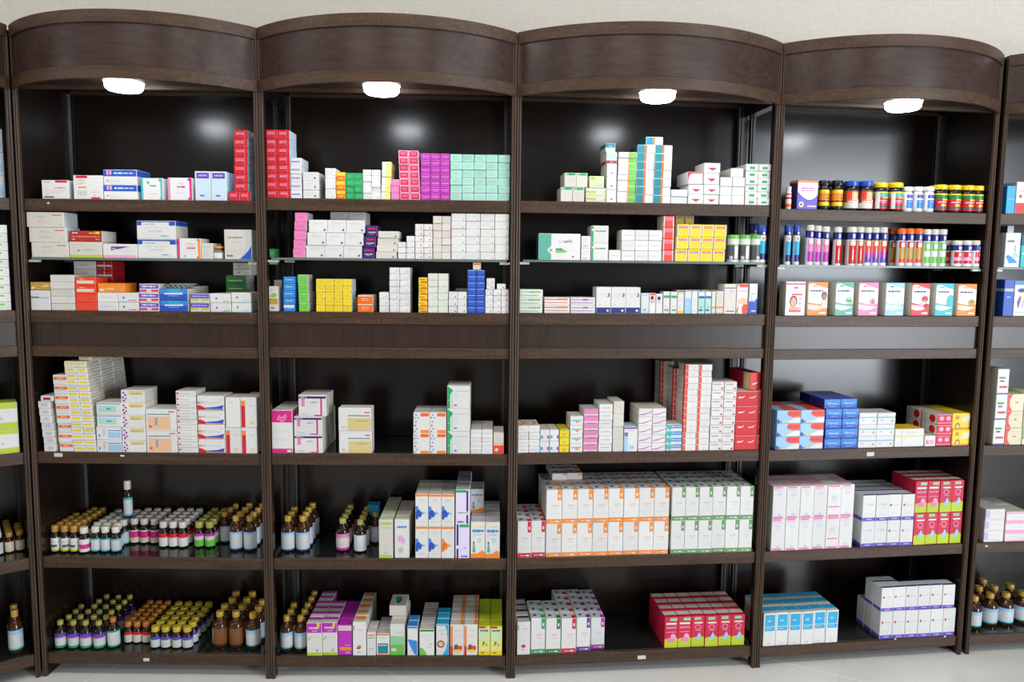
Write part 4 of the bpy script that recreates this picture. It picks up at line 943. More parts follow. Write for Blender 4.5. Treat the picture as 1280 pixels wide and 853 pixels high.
def vit(nm, c, dark, extra=''):
    D(nm, c, 'p W .0 .12 0 .93 .12 .96 .3 .96 .5 .9 1 .82 1 .14; p %s 0 .12 1 .14 1 .36 .5 .34 0 .40; p W2 0 .14 .6 .17 1 .26 .5 .3 0 .34; p %s 0 0 1 0 1 .2 .7 .17 .4 .14 0 .2; t .22 .87 .44 .91 %s; t .1 .72 .78 .77 dpurp; t .1 .62 .5 .65 lgrey; t .1 .55 .5 .58 lgrey; r .6 .05 .92 .1 W; %s' % (c, c, dark, extra), 'W2', dark)
D('vit_woman', 'W', 'r 0 .92 1 .96 red; r .3 .6 .85 .65 scar; t .15 .7 .9 .74 lgrey; t .4 .8 .65 .85 viol; e .4 .42 .2 .17 hair; e .4 .4 .15 .14 skin; p skin .2 .25 .7 .25 .6 .14 .2 .14; r .18 .1 .8 .16 scar; e .75 .5 .09 .05 lil; e .75 .36 .09 .05 lil; e .75 .22 .09 .05 lil', 'W2')
vit('vit_or', 'ora', 'dora', 'e .82 .6 .14 .12 hair; e .82 .56 .11 .11 skin; p W2 .66 .22 1 .22 1 .46 .84 .5 .72 .44')
vit('vit_gr', 'seafoam', 'dgreen', 'e .74 .48 .17 .08 pgrn; e .66 .42 .12 .06 mint; e .85 .42 .12 .06 pgrn')
vit('vit_pk', 'pink', 'crim', 'e .72 .42 .15 .12 lpink; e .72 .42 .09 .08 W'); vit('vit_lb', 'lblue', 'blue', 'e .78 .48 .14 .07 pblue; e .6 .36 .2 .06 pblue')
vit('vit_rd', 'red', 'dred', 'e .74 .52 .18 .1 red; e .74 .52 .12 .07 W; e .55 .33 .13 .07 lpink; e .83 .3 .15 .08 red; e .83 .3 .1 .05 W')
vit('vit_tq', 'turq', 'teal', 'p turq .62 .4 .66 .58 .8 .66 1 .62 1 .3 .7 .3'); vit('vit_or2', 'ora', 'dora', 'e .76 .42 .18 .1 gold; e .76 .42 .12 .06 lyel')
for x0, x1, yt, ds, tx in ((981, 1005.8, 352, 'vit_woman', "white vitamin carton with a woman's face"), (1008.6, 1034, 352.5, 'vit_or', 'orange vitamin carton with a woman'), (1043, 1066.2, 352.6, 'vit_gr', 'green vitamin carton'),
        (1072, 1097, 353, 'vit_pk', 'pink vitamin carton'), (1106, 1129.4, 353.6, 'vit_lb', 'pale blue vitamin carton'), (1138, 1161, 354, 'vit_rd', 'red vitamin carton'), (1168, 1190.6, 354.3, 'vit_tq', 'turquoise vitamin carton'), (1195.8, 1219.4, 355, 'vit_or2', 'orange vitamin carton with fruit')):
    S(4, 'C', x0, x1, yt, 1, 1, ds, .05, tx, jit=.4)
D('r_bluebox', 'blue', 'b .68 .76 silver; t .3 .5 .7 .54 lblue', 'blue'); D('r_whblue', 'W', 'b .9 1 sblue; e .5 .74 .3 .06 navy; e .5 .52 .22 .1 lyel; p viol .3 .2 .5 .5 .4 .6 .2 .4; p lil .55 .3 .75 .55 .66 .2; t .1 .08 .9 .12 lgrey', 'W2')
S('R', 'C', 1253.5, 1266, 349.5, 1, 1, 'r_bluebox', .08, 'deep blue carton beside the post')
S('R', 'C', 1266.6, 1284, 351.5, 1, 1, 'r_whblue', .07, 'white carton with blue figure')
D('l_wgreen', 'W', 'r .1 .62 .7 .86 lgreen; t .2 .4 .8 .44 lgrey', 'W2')
S('L', 'C', -12, 14.5, 281, 1, 10, 'l_wgreen', .07, 'white carton with green tab', sb=.02)
# ================================================================== FOURTH SHELF
D('w_lilgrey', 'W', 'r .28 .3 .82 .78 lgrey; r .36 .4 .74 .56 lil', 'W2'); D('w_orbar', 'W', 'r .04 .5 1 .82 dora; t .3 .58 .8 .74 peach; r 0 .4 1 .43 lgrey', 'W2')
D('w_yelbar', 'W', 'r .12 .42 .9 .82 yel; t .2 .1 .8 .2 W3; S:p gold .1 .3 .9 .6 .9 .72 .1 .42', 'W2')
D('w_tealband', 'W', 'r .06 .2 .8 .74 mint; r 0 .9 1 .96 sblue; t .4 .4 .6 .55 seafoam', 'W2'); D('w_blueband', 'W', 'r .46 .1 1 .6 lblue; r .26 .3 .36 .9 lgrey; r .08 .2 .14 .4 sblue; r .46 .7 1 .76 sblue', 'W2')
D('w_tanband', 'W', 'r .34 .64 .96 .96 tan; t .42 .66 .9 .74 gold; t .5 .3 .8 .34 W3; e .1 .8 .04 .08 purp; e .18 .6 .05 .09 mag; e .08 .4 .04 .08 purp; e .2 .3 .04 .08 mag; e .12 .14 .05 .08 purp', 'W2')
D('w_peach', 'W', 'r .05 .05 .82 .68 peach; r .05 .76 .8 .8 teal; r .75 .88 .95 .93 scar; r .3 .25 .38 .62 grey; e .14 .2 .05 .05 scar', 'W')
D('w_ortick', 'W', 'r .02 .4 .14 .74 scar; t .18 .34 .7 .6 lgrey', 'W2')
D('bety', 'W', 'p red 0 .02 .26 .02 .32 .12 .14 .3 0 .36; p blue .3 .08 .96 .06 1 .36 .7 .22 .3 .16; r 0 0 1 .04 red; x BETY .15 .52 .16 .30 red; t .34 .48 .85 .54 lgrey; t .84 .74 .92 .78 grey', 'W2')
D('w_yelred', 'W', 'r .02 0 .28 .72 red; r .02 .72 .28 .9 ora; t .5 .7 .8 .76 lgrey; e .62 .16 .1 .06 lyel; e .74 .16 .08 .05 peach', 'W', 'W2'); D('w_side', 'W', 't .3 .8 .5 .9 lgrey', 'W2')
a = S(1, 'D', 55, 70, 502, 1, 7, 'w_lilgrey', .09, 'white carton with grey-lilac print', lean=-5)
D('openbox', 'W', 'r .2 .2 .8 .7 dred', 'W2')
S(1, 'D', 50.5, 66.5, 495, 1, 1, 'openbox', .09, 'opened white carton with torn flap', on=a, lean=0)
S(1, 'D', 74, 91.6, 469, 1, 8, 'w_orbar', .10, 'white carton with orange bar', lean=-4)
a = S(1, 'D', 92.2, 120.4, 452, 2, 15, 'w_yelbar', .085, 'white yellow-barred carton', nd=3, lean=-8)
S(1, 'D', 98, 113.5, 445.5, 1, 1, 'w_yelbar', .085, 'yellow-barred carton crowning the tower', nd=3, on=a, sb=.032, lean=0)
a = S(1, 'D', 121, 152.4, 534, 1, 2, 'w_blueband', .09, 'white carton with blue panel')
S(1, 'D', 121, 152.4, 503.5, 1, 2, 'w_tealband', .09, 'white carton with mint panel', on=a)
S(1, 'D', 153, 182.6, 488, 1, 5, 'w_tanband', .10, 'white carton with tan bands', lean=0)
S(1, 'D', 183.2, 221.6, 512, 1, 2, 'w_peach', .10, 'white carton with peach panel')
S(1, 'D', 222.4, 247.4, 489, 1, 11, 'w_ortick', .09, 'flat white carton with orange tick', lean=-1)
S(1, 'D', 248, 281.4, 495, 1, 4, 'bety', .09, 'white carton with red-blue swoosh')
a = S(1, 'D', 282, 321.5, 535, 2, 1, 'w_yelred', .12, 'white carton with red-yellow bar, below')
S(1, 'D', 282.2, 300.5, 497, 1, 1, 'w_side', .09, 'white carton seen from its side', on=a)
S(1, 'D', 301, 321.5, 497, 1, 1, 'w_yelred', .12, 'white carton with red-yellow bar, above', on=a)
D('aksar', 'W', 'b .72 1 hot; b 0 .1 hot; x \uFEAD\uFE8E\uFEB4\uFB90\uFE81 .5 .86 .11 .5 W; t .25 .785 .75 .80 W; t .4 .74 .6 .765 lpink; t .1 .5 .9 .52 W3; t .1 .3 .9 .32 W3; r .74 .02 .95 .07 W', 'W2', 'W')
D('w_purpmag', 'W', 'r 0 .84 1 .95 dpurp; t .05 .87 .3 .92 lil; r .1 .46 .22 .84 pink; r .8 .04 .86 .84 hot; p hot .55 .06 .6 .0 .86 .0 .86 .06; x \uFEE5\uFEEE\uFEDF\uFEAE\uFEE3 .56 .68 .14 .34 dgrey; t .3 .45 .7 .48 W3; t .1 .08 .34 .14 lgrey', 'W2')
D('w_tan2', 'W', 'r .28 0 1 .56 tan; r .28 .64 .96 .68 teal; r .8 .78 .96 .83 scar; r .08 .1 .2 .2 peach; t .5 .4 .9 .45 gold', 'W')
S(2, 'D', 336, 366.2, 513, 1, 1, 'aksar', .06, 'hot pink and white carton', nd=3, jit=.4)
a = S(2, 'D', 368, 403.5, 521, 1, 2, 'w_purpmag', .11, 'white purple-banded carton', nd=2)
S(2, 'D', 373, 408, 494, 1, 1, 'w_purpmag', .12, 'white purple-banded carton on top', on=a)
S(2, 'D', 423.4, 464.6, 510, 1, 2, 'w_tan2', .06, 'white carton with pale tan panel')
D('w_ordots', 'W', 'r .44 .82 .98 .99 dora; r .44 0 .98 .14 ora; e .15 .9 .05 .03 viol; e .07 .76 .05 .03 purp; e .26 .76 .05 .03 viol; e .15 .55 .05 .03 purp; e .1 .36 .06 .035 viol; e .2 .2 .05 .03 purp; e .08 .08 .05 .03 viol; t .5 .6 .9 .63 W3', 'W2', 'W2')
D('green6', 'W', 'p green 0 0 .12 0 .12 .62 .26 .8 0 1; r .0 .36 .14 .38 W; r .2 0 .215 .66 green; t .34 .76 .96 .8 pgrn; r .34 .4 .44 .7 pblue; t .3 .1 .42 .17 viol; t .5 .5 .85 .53 W3', 'W2')
DES['green6'][1].append('L:r 0 0 1 1 dgreen'); D('w_6', 'W', 't .2 .4 .8 .52 lgrey', 'W2'); D('w_brick', 'W2', 'r 0 0 1 .4 scar; p W2 .1 .12 .4 .12 .5 .24 .2 .28; r 0 .4 1 .55 peach; t .25 .72 .75 .76 lgrey', 'W2')
S(2, 'D', 516.4, 557.8, 516, 2, 2, 'w_ordots', .07, 'white carton with orange squares', nd=2)
S(2, 'D', 558.8, 587.4, 482.5, 1, 3, 'green6', .11, 'white carton with green arrow')
S(2, 'D', 588, 615.8, 537.5, 2, 6, 'w_6', .08, 'small flat white carton', nd=2)
S(2, 'D', 616.4, 629.6, 541, 1, 1, 'w_brick', .055, 'white carton with brick-red foot', nd=2)
D('w_chev', 'W', 't .2 .4 .8 .56 lil; T:p scar .3 .1 .9 .5 .4 .95 .25 .95 .7 .5 .2 .1', 'W2'); D('w_lilb', 'W', 'r 0 .22 1 .5 vlil; r 0 .22 .3 .5 cyan; r .8 .22 1 .5 crim', 'W2')
D('yel7', 'yel', 't .2 .4 .8 .5 gold; r .4 .2 .55 .3 brown; r 0 .9 1 1 lgreen', 'gold', 'yel'); D('w_tri7', 'W', 'p turq .1 .6 .8 .6 .9 .5 .1 .46; p ora .3 .44 .8 .44 .55 .2; e .9 .6 .04 .06 red', 'W2')
D('pink7', 'pink', 'r 0 0 1 .34 lgrey; r .2 .0 .8 .06 teal', 'lgrey', 'lgrey'); D('w_gl', 'W', 't .15 .5 .85 .6 grey; t .3 .3 .6 .36 W3', 'W2', 'W2'); D('w_gl2', 'W2', 't .25 .62 .8 .68 lgrey; t .2 .4 .85 .44 cream', 'W2')
D('w_bl7', 'W', 'r 0 0 .28 .72 lblue; r 0 .64 .28 .7 purp; r 0 .72 .28 .78 purp; b .94 1 purp; t .3 .85 .8 .89 lil; t .45 .12 .8 .2 sblue; r .4 .1 .7 .24 lblue', 'W2', 'pblue')
D('w_swoosh', 'W', 'p mag 0 .2 .4 .24 1 .62 1 .7 .4 .36 0 .28', 'W2'); D('teal7', 'W', 'r 0 .4 1 1 sblue; p turq 0 .3 .3 .3 .5 1 0 1; p green .1 .12 .3 .12 .26 .34; t .35 .62 .95 .8 W', 'W2')
D('w_oredge', 'W', 'r 0 0 .2 1 scar; t .45 .55 .95 .6 lgrey; e .62 .28 .06 .09 lpink', 'W2'); DES['w_oredge'][1].append('L:r .75 0 1 1 scar')
D('w_reddot', 'W', 't .1 .66 .75 .76 dgrey; p pgreen .2 .3 .8 .5 .6 .34; e .85 .2 .08 .13 red; r 0 .96 1 1 lpink', 'W2')
D('red8', 'red', 't .12 .52 .26 .62 W; p W .1 .5 .3 .52 .4 .66 .34 .66 .28 .58 .1 .56; p W .6 .5 .8 .52 .9 .66 .84 .66 .78 .58 .6 .56; r 0 .97 1 1 lpink', 'crim', 'W3'); D('red8b', 'red', 'p W .3 .5 .6 .52 .8 .66 .7 .66 .6 .58 .3 .56; r 0 .97 1 1 lpink', 'W2', 'W3')
D('red8top', 'red', 'p W .2 .3 .6 .34 .8 .46 .7 .46 .5 .4 .2 .36; L:r .7 0 1 1 tan; T:p dred .1 .2 .9 .2 .9 .8 .1 .8', 'crim', 'red')
S(3, 'D', 647, 674.6, 532.5, 2, 4, 'w_chev', .11, 'white carton with orange chevron top')
S(3, 'D', 675, 698.4, 537.5, 2, 2, 'w_lilb', .10, 'white carton with lilac band')
S(3, 'D', 699.2, 711.6, 537.5, 1, 3, 'yel7', .10, 'yellow carton')
S(3, 'D', 712.2, 728.4, 520.5, 1, 4, 'w_tri7', .09, 'white carton with teal-orange triangle')
S(3, 'D', 729, 747.4, 512, 1, 6, 'pink7', .10, 'pink and grey carton')
S(3, 'D', 748, 765, 505.5, 1, 6, 'w_gl', .11, 'white carton with grey lettering')
S(3, 'D', 765.6, 779, 502, 1, 4, 'w_gl2', .11, 'cream-white carton')
S(3, 'D', 779.6, 796.6, 534, 1, 1, 'w_bl7', .09, 'tall white carton with blue corner')
S(3, 'D', 797.2, 831.8, 511, 2, 5, 'w_swoosh', .13, 'white carton with purple swoosh')
S(3, 'D', 832.4, 852.2, 531, 1, 4, 'teal7', .08, 'blue and teal carton')
S(3, 'D', 853, 886, 456, 2, 14, 'w_oredge', .085, 'orange-edged white carton, front tower', lean=1)
S(3, 'D', 840, 857, 461, 1, 13, 'w_oredge', .085, 'orange-edged white carton, middle tower', sb=.100)
S(3, 'D', 824, 840, 452, 1, 14, 'w_oredge', .085, 'orange-edged white carton, rear tower', sb=.192)
S(3, 'D', 886.6, 917.4, 477.5, 2, 8, 'w_reddot', .10, 'white carton with red dot', lean=1)
a = S(3, 'D', 918, 945.8, 489, 1, 4, 'red8', .10, 'wide red carton')
S(3, 'D', 946.2, 958.6, 488.6, 1, 4, 'red8b', .10, 'narrow red carton by the post')
S(3, 'D', 934, 950, 466, 1, 1, 'red8top', .16, 'long red carton lying on top', on=a + .0012, turn=.10, sb=.02)
D('bluered', 'lblue', 'p scar .45 1 1 1 1 .5 .66 .48 .45 .6; p W .4 .02 1 .02 1 .42 .8 .42 .6 .3; p yel .2 .06 .4 .06 .6 .28; r 0 .0 .1 .3 blue; t .4 .74 .9 .8 dred; r .1 .06 .2 .16 crim; T:p scar .3 0 1 0 1 1 .5 1', 'lblue', 'lblue')
D('blue9', 'blue', 'r 0 .28 1 1 sblue; p blue 0 .0 1 .0 1 .32 0 .4; x Novacal .5 .56 .22 .7 W; t .3 .18 .7 .24 lblue', 'navy', 'blue'); D('w_lilcyan', 'W', 'r 0 .7 1 1 vlil; r 0 .58 1 .66 turq; r .16 .3 .3 .44 lil; e .84 .3 .06 .1 grey', 'W2')
D('w_yel9', 'W', 'r 0 .58 1 .64 yel; r .22 0 .24 1 lpink; t .4 .78 .8 .84 lgrey', 'W2', 'yel'); D('w_red9', 'W', 'r .2 .2 .9 .6 lpink; r .1 .2 .2 .6 red', 'W2'); D('pink9', 'red', 'e .28 .6 .16 .22 lpink; e .74 .6 .16 .22 lpink; r 0 .1 1 .2 pink; r 0 .94 1 1 lpink; L:r .3 0 1 1 W; L:e .7 .5 .2 .4 red', 'W2', 'W2')
D('yel9', 'yel', 'e .3 .1 .16 .3 brown; e .3 .1 .12 .22 tan; e .26 .75 .12 .14 gold; p cream .45 .4 1 .5 1 .9 .6 .8; r 0 0 1 .1 ora', 'gold', 'yel')
S(4, 'D', 969.5, 1029, 513, 2, 3, 'bluered', .09, 'blue-red-white carton', nd=2)
a = S(4, 'D', 1030.4, 1071.8, 511, 2, 4, 'blue9', .09, 'royal blue lettered carton')
S(4, 'D', 1030.4, 1071.8, 499, 2, 1, 'blue9', .09, 'royal blue carton laid on top', on=a, nd=2)
S(4, 'D', 1030.4, 1071.8, 511, 2, 4, 'blue9', .09, 'royal blue carton at the back', sb=.103)
S(4, 'D', 1072.6, 1117.6, 516.5, 2, 3, 'w_lilcyan', .09, 'white carton with cyan line')
S(4, 'D', 1118.2, 1155, 536.5, 1, 1, 'w_yel9', .09, 'white carton with yellow top')
S(4, 'D', 1155.6, 1169.2, 545, 1, 1, 'w_red9', .05, 'small white and red carton')
S(4, 'D', 1169.8, 1188.8, 518, 1, 3, 'pink9', .09, 'red carton with pink spots', nd=2)
S(4, 'D', 1189.4, 1215.4, 517, 1, 2, 'yel9', .09, 'golden yellow carton', nd=2)
D('r_marks', 'W', 'r .1 .62 .7 .7 green; r .2 .5 .6 .56 purp; t .2 .24 .9 .34 red; r 0 .0 1 .05 viol', 'W2'); D('r_fruit', 'cream', 'p scar 0 0 .3 0 .12 .3 .12 .7 .3 1 0 1; e .55 .5 .1 .06 ora; t .4 .8 .9 .84 peach', 'scar', 'W2'); D('r_gr', 'pgreen', 'r 0 .1 .3 .5 lgreen; r .2 .6 .6 .9 W')
S('R', 'D', 1241, 1255.5, 461.5, 1, 3, 'r_marks', .09, 'white carton with coloured lettering', jit=.5)
S('R', 'D', 1256, 1276.5, 493, 1, 3, 'r_fruit', .09, 'cream carton with red curve')
S('R', 'D', 1277.2, 1292, 490, 1, 1, 'r_gr', .09, 'pale green carton at picture edge')
D('l_lime', 'W', 'b .78 1 lime; b 0 .22 lime; r .1 .5 .2 .6 cream; e .4 .4 .06 .06 lil; t .3 .62 .8 .66 W3', 'W2', 'lime')
S('L', 'D', -10, 25, 504, 1, 2, 'l_lime', .09, 'lime and white carton', sb=.015)

# ================================================================== FIFTH SHELF
small('s_green', 'ogold', [(.14, 'lime'), (.5, 'W'), (.10, 'lgrey'), (.26, 'W')], [(-40, 40, .3, .5, 'dgrey')]); small('s_pinkw', 'W2', [(.25, 'W'), (.35, 'hot'), (.4, 'W')]); small('s_bluew', 'W2', [(.10, 'turq'), (.78, 'W3'), (.12, 'turq')])
small('s_pinkw2', 'W2', [(.4, 'cream'), (.5, 'hot'), (.1, 'W')]); small('s_redw', 'W2', [(.68, 'W'), (.32, 'red')]); small('s_gold2', 'olive', [(.5, 'lgreen'), (.3, 'W2'), (.2, 'mag')])
small('s_tan', 'ora', [(.1, 'peach'), (.7, 'cream'), (.2, 'peach')])
syrup('b_white', 'gold', [(.06, 'sblue'), (.8, 'W3'), (.14, 'lblue')]); syrup('b_pink', 'olive', [(.14, 'mag'), (.62, 'W2'), (.24, 'pink')], body='dark_glass'); syrup('b_plain', 'olive', [(1, 'W3')], body='dark_glass')
syrup('b_whbl', 'W', [(.1, 'turq'), (.8, 'lgrey'), (.1, 'turq')], body='dark_glass')
BB(1, 'E', 58, 92.4, 692, 657, 3, 8, 's_green', 'gold-capped bottle with green-white label')
BB(1, 'E', 93.2, 106, 693.0, 659, 1, 1, 's_pinkw', 'white-capped bottle with pink label')
h1 = BB(1, 'E', 107, 144.2, 692.0, 658, 3, 8, 's_bluew', 'white-capped bottle with pale blue label')
BB(1, 'E', 95, 106.5, 686, 653, 1, 5, 's_green', 'gold-capped bottle behind the pink one')
BB(1, 'E', 147, 196, 681.0, 648, 4, 8, 's_pinkw2', 'white-capped bottle with pink band')
BB(1, 'E', 196.5, 233, 686.0, 652, 3, 8, 's_redw', 'white-capped bottle with red band')
BB(1, 'E', 241, 266, 686.0, 652, 2, 8, 's_gold2', 'gold-capped bottle with lilac-green label')
BB(1, 'E', 284, 319, 690.0, 645, 2, 5, 'b_white', 'amber syrup bottle with white label', pitch=.049, fill=.9)
BB(1, 'E', 268, 282, 680.0, 640, 1, 4, 'b_white', 'amber syrup bottle in the single file', pitch=.042)
o = J(1, 'E', 155.5, 166, 601, 's_bluew', 'medicine_bottle', 'lone bottle standing on white caps', 'bottle', sb=.145, on=h1)
BB(2, 'E', 343.5, 381, 691.0, 645, 2, 5, 'b_white', 'amber syrup bottle with white label', pitch=.049, fill=.9)
BB(2, 'E', 418.5, 435.7, 691.0, 648, 1, 4, 'b_pink', 'dark syrup bottle with pink label')
BB(2, 'E', 441, 457.5, 692.0, 650, 1, 4, 'b_plain', 'dark syrup bottle with plain label')
BB(2, 'E', 458.8, 472, 681, 640, 1, 1, 'b_white', 'amber bottle with orange cap')
D('lb_e', 'cyan', 't .2 .6 .8 .7 blue'); S(2, 'E', 459, 474, 632, 1, 1, 'lb_e', .05, 'blue carton behind amber bottle', sb=.23)
D('w_yg', 'W2', 'r .1 .88 .92 .94 lime; r .06 .0 .94 .08 lime; t .2 .78 .8 .82 lblue; e .5 .14 .1 .03 lblue', 'W2', 'gcream'); D('w_pk', 'W', 't .15 .78 .85 .84 sblue; e .42 .2 .22 .09 lgrey; e .4 .5 .2 .1 lpink; e .6 .45 .14 .08 lil; e .42 .2 .14 .06 silver', 'W2', 'W2')
D('w_flower', 'W', 'b .93 1 ora; e .2 .42 .22 .1 blue; e .1 .55 .12 .08 sblue; e .1 .3 .14 .1 blue; e .5 .4 .1 .05 sblue; e .7 .4 .1 .04 lblue; e .36 .34 .12 .07 blue; t .35 .78 .75 .82 lgrey; t .3 .12 .8 .15 lgrey', 'W2', 'W2')
D('w_floweror', 'W', 'b .93 1 ora; e .2 .42 .22 .1 dora; e .1 .55 .12 .08 ora; e .1 .3 .14 .1 dora; e .5 .4 .12 .05 ora; e .7 .4 .1 .04 peach; e .36 .34 .12 .07 ora; t .35 .78 .75 .82 lgrey', 'W2', 'W2')
D('w_purpgr', 'vlil', 'r 0 .92 .76 1 green; r .78 .36 .92 .98 dpurp; r .78 0 .92 .26 dpurp; t .15 .3 .6 .35 grey; r .6 .32 .9 .34 green; t .1 .03 .6 .08 viol', 'vlil', 'silver'); D('w_purpgr2', 'vlil', 'r .26 .92 1 1 green; r .06 .38 .2 1 dpurp; r .06 0 .2 .28 dpurp; e .7 .3 .1 .03 lil; t .4 .03 .9 .08 viol', 'vlil')
D('w_lady', 'W', 'p ora 0 0 1 0 1 .16 .8 .22 .5 .13 0 .12; e .2 .42 .06 .05 dgreen; p seafoam .1 .16 .34 .16 .24 .4 .16 .4; t .1 .72 .95 .8 sblue; t .3 .86 .9 .9 lyel; e .62 .5 .12 .07 mint; t .2 .64 .8 .67 lgrey', 'W2', 'silver')
S(2, 'E', 473.6, 491.4, 650, 1, 1, 'w_yg', .045, 'slim white carton with lime bars', nd=6)
S(2, 'E', 493, 511.4, 650, 1, 1, 'w_pk', .045, 'slim white carton with grey seal', nd=5)
S(2, 'E', 519, 567.8, 618, 3, 2, 'w_flower', .06, 'white blue-flower carton', nd=3, rowdes={(2, 0): 'w_floweror'})
S(2, 'E', 569, 586.8, 612.5, 1, 2, 'w_purpgr', .05, 'lilac carton with purple bar', nd=5, rowdes={(0, 0): 'w_purpgr2'})
a = S(2, 'E', 588, 624.6, 653, 2, 1, 'w_lady', .05, 'white carton with green lady', nd=5)
S(2, 'E', 588, 604.5, 612, 1, 1, 'w_lady', .05, 'green lady carton stacked on top', on=a, sb=.11, nd=2)
def syb(nm, c, txt='lpink'):
    D(nm, 'W', 'b 0 .13 %s; r .74 .7 1 1 %s; e .87 .82 .06 .05 W; r .35 .52 .8 .55 %s; t .48 .44 .64 .47 %s; t .12 .28 .85 .3 W3; r .6 .04 .8 .08 W; p W .78 .03 .9 .1 .84 .03; t .2 .04 .55 .08 %s; T:r .72 0 1 .5 %s; T:e .3 .5 .12 .14 navy' % (c, c, txt, txt, txt, c), 'W2', 'W3')
syb('sy_pink', 'crim'); syb('sy_or', 'ora', 'peach'); syb('sy_green', 'sage', 'lgrey'); syb('sy_brgreen', 'green', 'lpink'); syb('sy_dgreen', 'dgreen', 'lpink'); syb('sy_crim', 'crim', 'lpink'); syb('sy_purp', 'purp', 'lil'); syb('sy_mag', 'mag', 'lil')
S(3, 'E', 646.4, 681.4, 652, 2, 1, 'sy_pink', .05, 'white carton with red foot', nd=4)
a = S(3, 'E', 682, 835.2, 611.5, 8, 2, 'sy_or', .055, 'white orange-footed carton', nd=4)
S(3, 'E', 690, 728, 592, 2, 1, 'sy_or', .055, 'orange-footed carton laid on top', nd=3, on=a + .0006, sb=.122)
S(3, 'E', 838, 950.5, 609, 6, 2, 'sy_green', .055, 'white green-footed carton', nd=4)
D('sy4', 'W', 'r .06 .95 .72 1 pink; r .06 .89 .78 .91 lil; e .5 .76 .2 .08 W3; r .06 0 .8 .07 pink; e .5 .12 .1 .03 lblue; T:r 0 .6 1 1 pink', 'W2', 'W2')
D('sy4b', 'W', 'r .06 .95 .9 1 pink; r .06 .3 .9 .34 pink; r .06 0 .9 .07 pink; t .3 .5 .7 .7 W3', 'W2', 'W2'); D('w_pb', 'W', 'b 0 .13 viol; t .3 .04 .8 .09 lil; t .1 .64 .85 .67 lgrey; r .5 .62 .8 .68 mint; t .2 .25 .7 .28 W3; T:r 0 0 1 .22 navy', 'W3', 'W3')
D('w_pbr', 'W', 'b 0 .13 viol; t .3 .04 .8 .09 lil; t .2 .58 .9 .61 lgrey; e .16 .6 .07 .05 red; t .2 .25 .7 .28 W3; T:r 0 0 1 .22 navy', 'W3', 'W3')
D('pk_lime', 'crim', 'p lime 0 0 1 0 1 .3 .8 .34 .6 .3 .3 .32 0 .28; r .2 .88 .74 .97 pgrn; r .2 .76 .85 .81 W; e .5 .64 .26 .09 pink; e .5 .64 .18 .06 crim; t .3 .52 .75 .54 lpink; p lblue .3 .24 .6 .2 .76 .36 .6 .48 .46 .36; T:r 0 .3 1 .9 W2', 'crim', 'crim')
D('pk_lime2', 'crim', 'p lime 0 0 1 0 1 .3 .8 .34 .6 .3 .3 .32 0 .28; r .4 .88 .95 .97 pgrn; r .1 .76 .9 .82 W; t .1 .62 .9 .7 pink; t .1 .5 .9 .53 lpink; e .66 .36 .2 .1 lpink; e .5 .26 .3 .08 pink; T:r 0 .3 1 .9 W2', 'crim', 'crim')
S(4, 'E', 963.4, 1065, 607.5, 6, 2, ['sy4', 'sy4', 'sy4', 'sy4', 'sy4b', 'sy4'], .05, 'slim white pink-barred carton', nd=3)
S(4, 'E', 1076, 1140.4, 619, 4, 2, ['w_pb', 'w_pb', 'w_pbr', 'w_pbr'], .05, 'white carton with violet foot', nd=4)
S(4, 'E', 1141, 1201.4, 601.5, 4, 2, 'pk_lime', .05, 'crimson and lime carton', nd=3, rowdes={(0, 1): 'pk_lime2', (1, 1): 'pk_lime2'})
D('r_wp', 'W', 'r 0 .2 .2 .9 lil; t .2 .1 .9 .14 lpink; r .2 .6 .9 .64 W3', 'W2'); D('r_wpk', 'W', 'b .8 1 lpink; b 0 .14 lpink; t .2 .4 .8 .5 W3; r .9 0 1 1 lpink', 'lpink', 'W2')
S('R', 'E', 1230, 1254.5, 637, 1, 3, 'r_wp', .09, 'white carton with lilac edge', nd=2)
S('R', 'E', 1256, 1283, 640, 1, 3, 'r_wpk', .09, 'white carton with pink bands', nd=2)
small('l_tan', 'ogold', [(.1, 'peach'), (.8, 'cream'), (.1, 'peach')]); small('l_white', 'W3', [(.2, 'W'), (.8, 'W3')])
BB('L', 'E', 6, 32, 691, 664, 2, 8, 'l_tan', 'gold-capped bottle with cream label')
BB('L', 'E', -36, 5, 698, 668, 3, 9, 'l_white', 'white-capped bottle', skew=.0)

# ================================================================== BOTTOM SHELF
syrup('f_purp', 'olive', [(.16, 'green'), (.5, 'W3'), (.08, 'pink'), (.26, 'viol')], body='dark_glass', z=(.05, .58)); syrup('f_og', 'oora', [(.1, 'green'), (.8, 'W3'), (.1, 'green')], [(70, 110, 0, 1, 'green')], body='dark_glass', z=(.05, .6))
small('f_ora', 'oora', [(.7, 'W2'), (.3, 'red')]); small('f_yel', 'oyel', [(.72, 'W3'), (.28, 'viol')], [(-75, -35, 0, .8, 'yel')]); syrup('f_big', 'gold', [(.08, 'turq'), (.7, 'W3'), (.22, 'lblue')], z=(.1, .56)); syrup('f_bigturn', 'gold', [(.55, 'brown'), (.45, 'brown')], [(-75, -35, .0, 1, 'W3'), (-75, -50, .8, 1, 'green')], z=(.1, .56))
BB(1, 'F', 60, 125, 812.5, 776, 4, 6, 'f_purp', 'lime-capped bottle with purple-white label', pitch=.0425, fill=.88)
BB(1, 'F', 131.5, 146.5, 811.5, 772, 1, 1, 'f_og', 'orange-capped bottle with green-edged label')
BB(1, 'F', 131, 145.5, 798, 764, 1, 6, 'f_purp', 'lime-capped bottle in the end file', pitch=.0425, fill=.9)
BB(1, 'F', 153, 187, 805.5, 777, 3, 8, 'f_ora', 'orange-capped bottle with red-white label', fill=.96)
BB(1, 'F', 185.5, 238, 812, 783, 4, 8, 'f_yel', 'yellow-capped bottle with violet-white label')
